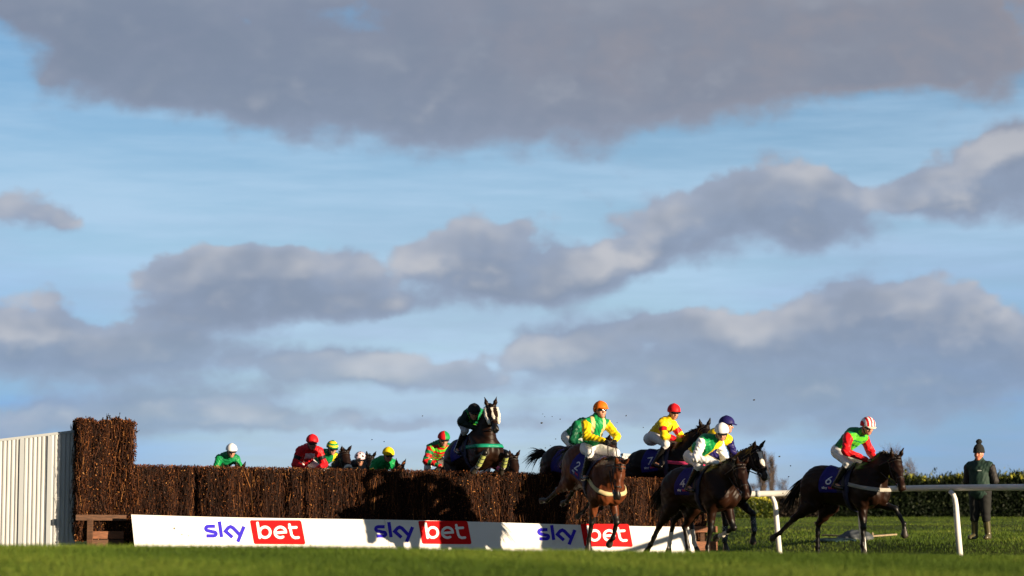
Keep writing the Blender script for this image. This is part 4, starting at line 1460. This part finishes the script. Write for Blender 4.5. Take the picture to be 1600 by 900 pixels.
# ------------------------------------------------------------------ hedge, shrubs, bare trees
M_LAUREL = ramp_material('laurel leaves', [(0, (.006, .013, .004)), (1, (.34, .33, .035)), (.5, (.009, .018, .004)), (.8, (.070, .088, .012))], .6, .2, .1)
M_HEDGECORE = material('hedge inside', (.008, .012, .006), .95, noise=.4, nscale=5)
def leafy(name, label, cat, x0, x1, y0, y1, zb, topf, n, size, seed, mat, core=True, bright=0.0, topspread=.18):
    r = np.random.default_rng(seed)
    root = empty(name, ((x0 + x1) / 2, (y0 + y1) / 2, zb))
    tag(root, label, cat)
    O = np.array(root.location)
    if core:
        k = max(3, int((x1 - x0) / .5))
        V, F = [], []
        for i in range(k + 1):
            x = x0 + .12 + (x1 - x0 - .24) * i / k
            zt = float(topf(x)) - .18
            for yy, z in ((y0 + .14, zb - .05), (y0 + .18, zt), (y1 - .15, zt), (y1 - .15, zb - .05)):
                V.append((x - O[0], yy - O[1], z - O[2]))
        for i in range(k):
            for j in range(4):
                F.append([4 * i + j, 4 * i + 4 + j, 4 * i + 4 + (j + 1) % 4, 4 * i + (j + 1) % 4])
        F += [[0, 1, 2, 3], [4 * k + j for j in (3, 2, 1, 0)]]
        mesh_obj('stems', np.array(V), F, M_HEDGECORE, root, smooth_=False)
    x = r.uniform(x0, x1, n)
    on_top = r.random(n) < .42
    zt = topf(x)
    z = np.where(on_top, zt - .10 + r.normal(0, topspread * .5, n), zb + (zt - zb) * r.random(n))
    y = np.where(on_top, r.uniform(y0, y1, n), y0 + np.abs(r.normal(0, .10, n)))
    sp = on_top & (r.random(n) < .35)
    z[sp] += np.abs(r.normal(0, topspread, sp.sum())) * (.4 + .6 * np.abs(np.sin(x[sp] * 5.3 + np.sin(x[sp] * 2.1))))
    c = np.stack([x, y, z], 1) - O
    up = np.stack([r.normal(0, .45, n), r.normal(-.2, .45, n), np.where(on_top, 1.0, .5) + r.normal(0, .3, n)], 1)
    up /= np.linalg.norm(up, axis=1, keepdims=True)
    sd = np.cross(up, r.normal(0, 1, (n, 3))); sd /= np.linalg.norm(sd, axis=1, keepdims=True)
    L = (r.uniform(.6, 1.25, n) * size)[:, None]; W = L * .26
    q = np.stack([c - up * L * .5, c + sd * W, c + up * L * .6, c - sd * W], 1).reshape(-1, 3)
    col = np.clip(r.beta(1.6, 3.2, n) + np.where(on_top & (z > zt - .06), .42, -.18) + bright, 0, 1)  # sun and shade put into the colour: top leaves lighter, front leaves darker
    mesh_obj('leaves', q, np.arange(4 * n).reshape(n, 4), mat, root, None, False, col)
    return root
hx0, hx1 = at(1290, 808, 95).x, at(1680, 808, 95).x
htop = lambda x: at(1400, 748, 95).z + .05 * np.sin(np.asarray(x) * 2.3) + .05 * np.sin(np.asarray(x) * .9 + 1)
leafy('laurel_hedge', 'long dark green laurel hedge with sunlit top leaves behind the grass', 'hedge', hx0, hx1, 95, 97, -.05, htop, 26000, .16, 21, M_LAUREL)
M_GORSE = ramp_material('yellow green leaves', [(0, (.03, .05, .01)), (1, (.66, .60, .05)), (.4, (.09, .13, .018)), (.75, (.34, .34, .035))], .5, .3, .2)
sx0, sx1 = at(1150, 808, 90).x, at(1216, 808, 90).x
stop_ = lambda x: at(1195, 785, 90).z + .15 * np.sin((np.asarray(x) - sx0) * 2.6 - .6)
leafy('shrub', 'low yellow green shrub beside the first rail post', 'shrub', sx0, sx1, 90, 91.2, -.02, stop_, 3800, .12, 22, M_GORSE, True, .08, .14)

M_DRY = ramp_material('dry brown stems', [(0, (.02, .015, .012)), (1, (.16, .12, .08)), (.5, (.05, .038, .028))], .8, .2)
wx0, wx1 = at(1216, 808, 93).x, at(1300, 808, 93).x
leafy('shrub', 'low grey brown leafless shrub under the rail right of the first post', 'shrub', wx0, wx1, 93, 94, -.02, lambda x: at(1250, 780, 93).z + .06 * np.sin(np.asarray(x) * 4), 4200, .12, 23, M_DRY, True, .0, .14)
M_BARK = material('bare grey bark', (.10, .075, .065), .9, noise=.3)
def bare_tree(name, label, base, H_, spread, n, seed, thick, upright):
    r = random.Random(seed)
    root = empty(name, base)
    tag(root, label, 'tree', 'bare winter trees beyond the hedge')
    m = MB(); m.tube([(0, 0, -.2), (H_ * .01, 0, H_ * .45), (0, 0, H_ * .85)], [thick * 1.7, thick * 1.1, thick * .5], 6)
    m.build('trunk', M_BARK, root, True)
    m = MB()
    for i in range(n):
        t = r.uniform(.04, .9); a = r.uniform(0, 6.283)
        p = Vector((0, 0, H_ * t * .9))
        out = Vector((math.cos(a), math.sin(a), 0)) * spread * (1 - .55 * t) * r.uniform(.4, 1)
        L = H_ * (1 - t) * r.uniform(.35, .75) * upright + .15 * H_ * (1 - upright) 
        q = p + out + Vector((0, 0, L))
        k = p.lerp(q, .5) + out * .18
        m.tube([p, k, q], [thick * .5, thick * .36, thick * .2], 4)
        for j in range(4):
            s = p.lerp(q, r.uniform(.3, .95)); b = r.uniform(0, 6.283)
            m.tube([s, s + Vector((math.cos(b) * spread * .22, math.sin(b) * spread * .22, H_ * r.uniform(.06, .16)))], [thick * .25, thick * .13], 3)
    m.build('crown', M_BARK, root)
    return root
bt = at(1192, 790, 250); bare_tree('bare_tree', 'slim bare poplar standing above the first rail post', (bt.x, 250, -.5), at(1192, 697, 250).z + .5, 1.0, 90, 3, .085, 1.0)
bt = at(1206, 790, 255); bare_tree('bare_tree', 'thinner bare poplar just right of the slim one', (bt.x, 255, -.5), at(1206, 706, 255).z + .5, .8, 70, 4, .075, 1.0)
bt = at(1178, 790, 240); bare_tree('bare_tree', 'low bare bush left of the two poplars', (bt.x, 240, -.5), at(1178, 752, 240).z + .5, 1.6, 40, 8, .05, .7)
bt = at(1222, 790, 245); bare_tree('bare_tree', 'low bare bush right of the two poplars', (bt.x, 245, -.5), at(1222, 745, 245).z + .5, 1.6, 40, 9, .05, .7)
bt = at(1395, 790, 150); bare_tree('bare_tree', 'spreading bare tree behind the head of the leading horse', (bt.x, 150, -.3), at(1395, 690, 150).z + .3, 1.4, 70, 5, .045, .8)
bt = at(1423, 790, 155); bare_tree('bare_tree', 'smaller bare tree at the hedge top right of the leading horse', (bt.x, 155, -.3), at(1423, 712, 155).z + .3, 1.0, 46, 6, .04, .8)

# ------------------------------------------------------------------ sheet and boards lying on the grass
M_TARP = material('grey tarpaulin', (.055, .065, .075), .6, bump=.5, bscale=12)
M_TEAL = material('teal groundsheet', (.008, .035, .040), .7, bump=.4, bscale=10)
M_PALE = material('pale plank', (.26, .20, .12), .7, noise=.2)
tb = at(1334, 845, 43.4)
tb.z = float(ground_z(tb.x, 43.4))
tarp = empty('tarpaulin', tb)
tag(tarp, 'crumpled grey tarpaulin heaped on the grass behind the leading horse', 'tarpaulin')
surf_obj('heap', [Ell((-.02, 0, .03), (.22, .30, .17), .05), Ell((.16, -.05, .02), (.22, .28, .16), .06), Ell((-.18, .05, -.02), (.16, .3, .12), .06)], .025, [M_TARP], tarp, None, None, folds(.014, .6, 3))
gs = empty('groundsheet', (tb.x - .42, 43.0, float(ground_z(tb.x - .42, 43.0))))
tag(gs, 'flat teal groundsheet left of the grey tarpaulin', 'sheet')
surf_obj('sheet', [Ell((0, 0, .01), (.42, .55, .05), .03)], .02, [M_TEAL], gs, None, None, folds(.008, .7, 1))
for (a, b, lab) in (((1286, 836, 44.6), (1330, 838, 44.2), 'pale plank lying left of the grey tarpaulin'), ((1356, 838, 44.2), (1398, 835, 44.9), 'pale plank lying right of the grey tarpaulin')):
    p, q = at(*a), at(*b)
    o = empty('plank', (p + q) / 2)
    tag(o, lab, 'plank', 'planks on the grass')
    m = MB(); m.beam(p - o.location, q - o.location, .12, .03); m.build('timber', M_PALE, o)
p = at(1363, 836, 44.5)
o = empty('timber_stake', p); tag(o, 'short pale stake standing by the right plank', 'stake')
m = MB(); m.tube([(0, 0, -.12), (.005, 0, .03), (.005, 0, .055)], [.024, .024, .012], 6); m.build('stake', M_PALE, o)

# ------------------------------------------------------------------ spectator
def spectator():
    Y = 41.0
    base = at(1533, 843, Y)
    root = empty('person', (base.x, Y, base.z), R(-90 - 34))
    tag(root, 'person in a dark bobble hat, green gilet and wellington boots watching by the rail', 'person')
    Hf = Frame((.03, 0, 1.60), (1, .05, -.04), (0, 0, 1))
    Nk = np.array((-.01, 0, 1.44))
    pr = []; A = pr.append
    face_prims(Hf, Nk, A)
    A(Cone((0, 0, 1.0), (0, 0, 1.30), .13, .14, .06, 5)); A(Cone((0, -.15, 1.38), (0, .15, 1.38), .05, .05, .04, 5)); A(Cone((0, 0, 1.3), Nk, .12, .06, .05, 5))
    sh = {s: np.array((0, .185 * s, 1.385)) for s in (-1, 1)}
    el_ = {s: np.array((-.05, .27 * s, 1.10)) for s in (-1, 1)}
    wr = {s: np.array((-.17, .10 * s, .92)) for s in (-1, 1)}
    hip = {s: np.array((0, .09 * s, .92)) for s in (-1, 1)}
    kn = {s: np.array((.02, .115 * s, .49)) for s in (-1, 1)}
    an = {s: np.array((-.02, .13 * s, .10)) for s in (-1, 1)}
    to = {s: np.array((.15, .16 * s, .04)) for s in (-1, 1)}
    for s in (-1, 1):
        A(Cone(sh[s], el_[s], .045, .038, .02, 5)); A(Cone(el_[s], wr[s], .038, .028, .02, 5))
        A(Cone(hip[s], kn[s], .075, .05, .03, 5)); A(Cone(kn[s], an[s], .045, .035, .02, 5)); A(Cone(an[s], to[s] * .6 + an[s] * .4, .028, .02, .02, 5))
        f = wr[s] - el_[s]; hand_prims(wr[s], f / np.linalg.norm(f), (-.3, s, 0), A, 5)
    skin = material('ruddy skin', (.56, .20, .12), .5, noise=.1, nscale=25)
    surf_obj('body', pr, .011, [skin, M_LIP, M_EYE], root, lambda C, T: np.select([T == 2, T == 3], [1, 2], 0))
    mg = material('green gilet', (.005, .030, .020), .75, noise=.1, bump=.3, bscale=14)
    ms = material('black sleeve', (.014, .012, .013), .7)
    mt = material('dark trousers', (.007, .008, .008), .85, noise=.2)
    mw = material('olive wellington', (.075, .065, .028), .32)
    surf_obj('gilet', [Cone((.01, 0, .88), (0, 0, 1.30), .165, .165, .06, 0, 1.22), Cone((0, -.18, 1.37), (0, .18, 1.37), .095, .095, .07, 0), Cone((0, 0, 1.36), (.01, 0, 1.50), .11, .080, .05, 0)], .013, [mg], root, None, None, folds(.004, .7, 2))
    for s in (-1, 1):
        surf_obj('sleeve', [Cone(sh[s] + np.array((0, .045 * s, -.045)), el_[s], .080, .072, .04), Cone(el_[s], wr[s], .068, .048, .04)], .013, [ms], root, None, None, folds(.004, .8, s))
        surf_obj('wellington', [Cone((kn[s] + np.array((-.005, 0, -.08))), an[s], .072, .058, .02), Cone(an[s] + np.array((-.03, 0, -.045)), to[s], .052, .047, .03), Ell((an[s] + to[s]) / 2 + np.array((0, 0, -.045)), (.15, .055, .02), .01)], .013, [mw], root)
    surf_obj('trousers', [Cone((0, 0, .92), (0, 0, 1.0), .150, .150, .05, 0, 1.2)] + [Cone(hip[s], kn[s] + np.array((0, 0, -.10)), .128, .082, .06) for s in (-1, 1)], .013, [mt], root, None, None, folds(.004, .6, 4))
    mh = material('knitted black hat', (.010, .012, .012), .95, bump=.8, bscale=60)
    def cut(D, X, Y_, Z):
        return np.maximum(D, -(Z - 1.615))
    surf_obj('hat', [Ell((.02, 0, 1.66), (.122, .102, .135), .04), Ell((.018, 0, 1.63), (.125, .105, .035), .02)], .011, [mh], root, None, None, cut)
    surf_obj('bobble', [Ell((.01, 0, 1.825), (.058, .058, .052), .02)], .011, [mh], root, None, None, folds(.006, 2, 1))
    mlogo = material('pale badge', (.5, .55, .52), .6)
    m = MB()
    m.box((.196, .075, 1.285), (.006, .07, .018), Matrix.Rotation(.25, 3, 'Z')); m.build('chest_badge', mlogo, root)
    return root
spectator()

# ------------------------------------------------------------------ the field
G = lambda px, Y, z=None: (at(px, 800, Y).x, Y, 0.0)
arms_body = lambda body, arms: (lambda T, s, y, fr, a, C: np.where(T == 0, body, arms))
num = lambda c, v: c

# 1  leading horse, galloping to the right past the rail
pair(G(1325, 37.3), R(-45),
     dict(label='dark brown horse in front, galloping right along the white rail with a pale breast strap', kind='brown', number='6', breast=material('grey fleece strap', (.36, .34, .30), .8, bump=.5, bscale=60), blaze=0,
          muzzle_light=True, seed=1, tail_dir=(-.62, 0, -.50),
          P=dict(poll=(1.06, -.08, 1.70), nose=(.36, -.22, -.72), arch=(.05, -.02, .13), ear=(-.55, .85), fl=(74, 34, 0, 3), fr=(2, -4, 12, 0), hl=(10, -44, -4, 6, 2), hr=(-22, -58, -50, -64, 2))),
     dict(label='jockey in emerald and lime body, red sleeves and red and white striped cap', cap=([RED, WHITE], lambda L: np.floor(L[:, 1] / .031 + .5) % 2), cols=[EMERALD, LIME, RED],
          pattern=lambda T, s, y, fr, a, C: np.where(T > 0, 2, np.where((fr > .03) & (np.sin(s * 21) > -.75), 1, 0)), look=(.88, -.42, -.32), visor=(.7, .6, .5),
          J=dict(P=(-.20, .30), hip=(-.18, .10, .26), C=(.09, .53), N=(.25, -.01, .60), Hd=(.39, -.02, .685), sh=(.13, .215, .52), el=(.17, .36, .27), wr=(.42, .10, .13))), lift=-.06)

# 2  white cap, number 4
pair(G(1098, 37.3), R(-53),
     dict(label='dark bay horse with blue number 4 cloth, striding out in front of the blazed horse', kind='darkbay', number='4', socks=(('fl', .45),), seed=3, tail_dir=(-.65, .1, -.45), muzzle_light=True,
          P=dict(poll=(1.06, -.10, 1.62), nose=(.36, -.10, -.72), arch=(.04, 0, .10), fl=(22, -66, -78, 1), fr=(-6, -16, 5, 0), hl=(24, -40, 8, 20, 3), hr=(-18, -44, -34, -40, 2))),
     dict(label='jockey in white cap and white sleeves with a green and yellow body', cap=plain(WHITE), cols=[GREEN, YELLOW, WHITE],
          pattern=lambda T, s, y, fr, a, C: np.where(T > 0, 2, np.where((s < .42) | (y > .03), 1, 0)), look=(.80, -.58, -.42),
          J=dict(P=(-.30, .24), C=(.06, .46), N=(.24, .03, .53), Hd=(.38, .05, .625), el=(.14, .33, .20), wr=(.44, .09, .12))), lift=-.10)

# 3  white-faced horse just behind, navy cap
pair(G(1114, 38.9), R(-47),
     dict(label='black horse with a white blaze and teal boots, half hidden behind number 4', kind='black', blaze=1.7, breast=None, bandage=(M_BOOTDOT, ('fl', 'fr')), seed=4, socks=(('hl', .6), ('hr', .5)),
          P=dict(poll=(1.02, .02, 1.84), nose=(.40, -.06, -.66), arch=(.0, 0, .08), fl=(52, 2, -14, 4), fr=(2, -4, 14, 0), hl=(20, -40, 10, 25, 2), hr=(6, -44, -12, -10, 2))),
     dict(label='jockey in navy cap with a yellow body and navy sleeves looking away to the right', cap=plain(NAVY), visor=NAVY, cols=[YELLOW, NAVY], pattern=arms_body(0, 1), look=(.95, .35, -.10), goggles=False,
          J=dict(P=(-.30, .28), C=(.05, .53), N=(.17, .62), Hd=(.25, .04, .725))), lift=-.02)

# 4  red cap, in the air over the fence
pair(G(1042, 42.1), R(-37),
     dict(label='black horse with a pink breast strap landing over the right end of the brush', kind='black', breast=silk((.75, .06, .18)), number='7', seed=5, tail_dir=(-.55, 0, .02),
          P=dict(poll=(.98, -.06, 1.84), nose=(.34, -.24, -.50), arch=(-.06, 0, .06), ear=(-.5, .86), fl=(75, -60, -70, 2), fr=(70, -50, -70, 2), hl=(-20, -60, -40, -50, 3), hr=(-14, -55, -35, -50, 3))),
     dict(label='jockey in red cap and yellow silks with red diamonds and red hooped sleeves', cap=plain(RED), cols=[YELLOW, RED],
          pattern=lambda T, s, y, fr, a, C: np.where(T == 0, ((fr > 0) & (np.abs(y) / .13 + np.abs(s - .62) / .34 < 1)) | (s < .25), np.where(((a % 1.0) > .35) & ((a % 1.0) < .72), 1, 0)), look=(.80, -.55, -.25),
          J=dict(P=(-.36, .20), C=(-.04, .46), N=(.07, .57), Hd=(.15, .69), sh=(.0, .19, .47), el=(.12, .30, .24), wr=(.36, .09, .15))), lift=.36, pitch=6)

# 5  orange cap, number 2, landing
pair(G(930, 37.5), R(-64),
     dict(label='bay horse with blue number 2 cloth landing in front of the brush', kind='bay', number='2', breast=material('cream strap', (.55, .45, .24), .7), seed=7, tail_dir=(-.75, .15, -.20),
          P=dict(poll=(1.00, -.13, 1.78), nose=(.30, -.10, -.70), arch=(-.02, 0, .06), ear=(-.45, .88), fl=(38, -8, -34, 1), fr=(4, 2, 12, 1), hl=(-20, -52, -35, -62, 3), hr=(-10, -50, -45, -75, 3))),
     dict(label='jockey in orange cap, yellow sleeves and green body with cream braces', cap=plain(ORANGE), visor=ORANGE, cols=[GREEN, YELLOW, (.70, .55, .25)], glove=M_GLOVE,
          pattern=lambda T, s, y, fr, a, C: np.where(T > 0, 1, np.where((fr > -.02) & (np.abs(np.abs(y) - .105) < .032) & (s > .45), 2, 0)), look=(.90, -.02, -.16), pitch=13,
          J=dict(P=(-.30, .30), C=(-.03, .62), N=(.05, .03, .73), Hd=(.12, .06, .82), sh=(.02, .195, .62), el=(.16, .29, .36), wr=(.42, .10, .22))), lift=.13, pitch=-20)

# 6  dark horse hidden behind number 2
pair(G(900, 40.9), R(-54),
     dict(label='dark horse in the air behind number 2, only its hindquarters and tail showing', kind='darkbay', seed=9, tail_dir=(-.85, 0, .10),
          P=dict(poll=(1.02, 0, 1.80), nose=(.45, 0, -.60), fl=(60, -40, -60, 2), fr=(50, -40, -60, 2), hl=(-25, -60, -60, -75, 3), hr=(-20, -52, -70, -85, 3))),
     dict(label='jockey in dark green silks mostly hidden behind the jockey in the orange cap', cap=plain(DKGREEN), visor=(.12, .15, .15), cols=[EMERALD, DKGREEN], pattern=arms_body(0, 1), look=(.8, -.4, -.2), pitch=-4, J=dict(N=(.27, .05, .53), Hd=(.40, .13, .60))), lift=.30, pitch=-6)

# 7  black cap, the horse with white cheekpieces jumping
pair(G(740, 41.0), R(-61),
     dict(label='dark brown horse with white cheekpieces and blaze rising over the brush', kind='brown', blaze=.9, cheek=True, breast=silk((.01, .26, .16)), bandage=(M_BANDYEL, ('fl', 'fr')), socks=(('fl', .05), ('fr', .05)), seed=11,
          P=dict(poll=(.90, -.03, 1.88), nose=(.40, -.14, -.66), arch=(-.08, 0, .02), ear=(-.62, .78), fl=(92, -52, -75, 8), fr=(96, -48, -75, 8), hl=(-5, -55, -20, -20, 3), hr=(0, -50, -20, -20, 3))),
     dict(label='jockey in black cap and dark green body with lime cross belts', cap=plain(BLACK), cols=[EMERALD, LIME, (.008, .02, .016)], breech=material('grey breeches', (.42, .42, .46), .6),
          pattern=lambda T, s, y, fr, a, C: np.where(T > 0, 2, np.where((fr > .02) & (np.abs(np.abs(y) - .35 * np.abs(s - .62)) < .035), 1, 0)), look=(.9, -.30, -.25), pitch=-4,
          J=dict(elR=(.10, .32, .24), P=(-.30, .22), C=(.06, -.03, .38), N=(.19, -.11, .38), Hd=(.29, -.16, .42), sh=(.10, .20, .38))), lift=.60, pitch=12)

# the rest of the field coming to the fence
def chaser(px, Y, lift, hlab, jlab, kind, cap, cols, pattern, yaw=-66, look=(1, -.1, -.35), seed=0, J=None, head=None, visor=BLACK, **kw):
    P = dict(GALLOP)
    if head: P.update(head)
    pair(G(px, Y), R(yaw), dict(label=hlab, kind=kind, P=P, seed=seed, h=.022, **kw), dict(label=jlab, cap=cap, cols=cols, pattern=pattern, look=look, h=.014, J=J, visor=visor), lift=lift)

low = dict(poll=(1.10, 0, 1.42), nose=(.62, 0, -.62), arch=(0, 0, .02))
mid_ = dict(poll=(1.05, 0, 1.66), nose=(.45, 0, -.66))
halves = ([GREEN, RED], lambda L: L[:, 1] < 0)
hoopcap = ([YELLOW, GREEN], lambda L: np.floor(L[:, 2] / .034) % 2)
checks = ([(.80, .60, .66), BLACK], lambda L: (np.sin(np.arctan2(L[:, 1], L[:, 0]) * 5) * np.sin(L[:, 2] * 62 + .8) > .35))
chaser(774, 44.4, -.10, 'brown horse whose head alone shows over the brush beside the jumping horse', 'jockey in pink and black silks hidden behind the jumping horse', 'brown', plain((.10, .012, .03)), [PINK, BLACK],
       lambda T, s, y, fr, a, C: np.where(np.sin(a * 9 + s * 11) > .2, 1, 0), -70, seed=13, head=dict(poll=(1.06, 0, 1.86), nose=(.40, 0, -.60)), J=dict(Hd=(.33, -.10, .36), N=(.22, -.05, .40), C=(.08, .38), sh=(.12, .185, .38)))
chaser(682, 44.2, -.05, 'dark horse hidden by the brush under the jockey in the red and green cap', 'jockey in red and green halved cap with red hoops on green silks', 'darkbay', halves, [EMERALD, RED, LIME],
       lambda T, s, y, fr, a, C: np.where(T == 0, np.where(fr > .02, np.where(np.sin(s * 24) > 0, 1, 2), 0), np.where(np.sin(a * 13) > 0, 1, 0)), -70, seed=15, head=low)
chaser(594, 45.5, -.34, 'chestnut horse with only its ears above the brush', 'jockey in yellow cap and green silks with yellow hoops', 'chestnut', plain(YELLOW), [GREEN, YELLOW, BLACK],
       lambda T, s, y, fr, a, C: np.where(T == 0, np.where((s > .48) & (s < .62), 1, 0), np.where((a > .50) & (a < .66) | (a > .78) & (a < .92), 1, 0)), -66, seed=17, head=dict(poll=(1.12, .0, 1.93), nose=(.62, .1, -.62)))
chaser(552, 48.5, -.38, 'black horse with its dark head just above the brush', 'jockey in pink cap with black diamonds bent low behind a black horse', 'black', checks, [BLACK, NAVY], arms_body(0, 1), -68, seed=19,
       head=dict(poll=(1.06, .04, 2.20), nose=(.42, 0, -.62)))
chaser(503, 47.0, -.17, 'brown horse with a white noseband beside the jockey in red', 'jockey in yellow and green hooped cap and green silks', 'brown', hoopcap, [EMERALD, YELLOW],
       lambda T, s, y, fr, a, C: np.where((T == 0) & (np.abs(y) > .11) & (fr > 0), 1, 0), -58, seed=21, head=dict(poll=(1.02, .02, 2.09), nose=(.40, -.05, -.62)), noseband=M_FLEECE)
chaser(479, 43.9, -.12, 'dark horse hidden by the brush under the jockey in red', 'jockey all in red with black armbands and a white chest panel', 'darkbay', plain(RED), [RED, BLACK, WHITE],
       lambda T, s, y, fr, a, C: np.where(T > 0, np.where((a > .38) & (a < .66), 1, 0), np.where((C[:, 0] > .12) & (np.abs(y) < .10) & (C[:, 2] > .32) & (C[:, 2] < .42), 2, 0)), -72, seed=23, head=low)
chaser(350, 48.5, -.20, 'dark horse with one ear tip above the brush at the left', 'jockey in white cap and emerald green silks, furthest left', 'darkbay', plain(WHITE), [EMERALD, GREEN], arms_body(0, 1), -64, seed=25,
       head=dict(poll=(1.10, -.02, 1.78), nose=(.60, 0, -.62)))

# ------------------------------------------------------------------ turf kicked into the air
M_CLOD = material('flying turf', (.03, .025, .012), .9)
r = random.Random(4)
for (px, py, Y, s) in ((846, 661, 40, .035), (875, 655, 40, .02), (852, 700, 40, .02), (868, 686, 39, .018), (1178, 625, 38, .03), (1235, 728, 38, .02), (1232, 745, 38, .022), (660, 650, 42, .02), (600, 690, 42, .018), (581, 687, 42, .02), (978, 650, 40, .016), (1005, 668, 40, .016)) + tuple((r.uniform(820, 1000), r.uniform(640, 745), 39.5, r.uniform(.010, .020)) for _ in range(10)) + tuple((r.uniform(1175, 1265), r.uniform(700, 850), 37.5, r.uniform(.014, .030)) for _ in range(8)):
    p = at(px, py, Y)
    o = empty('turf_clod', p); tag(o, 'small dark clod of turf thrown up in the air', 'clod', 'clods of turf thrown up by the hooves')
    surf_obj('clod', [Ell((0, 0, 0), (s * .6, s * .5, s * .4), .01), Ell((s * .4, 0, s * .2), (s * .35, s * .3, s * .3), .01)], s * .22, [M_CLOD], o)
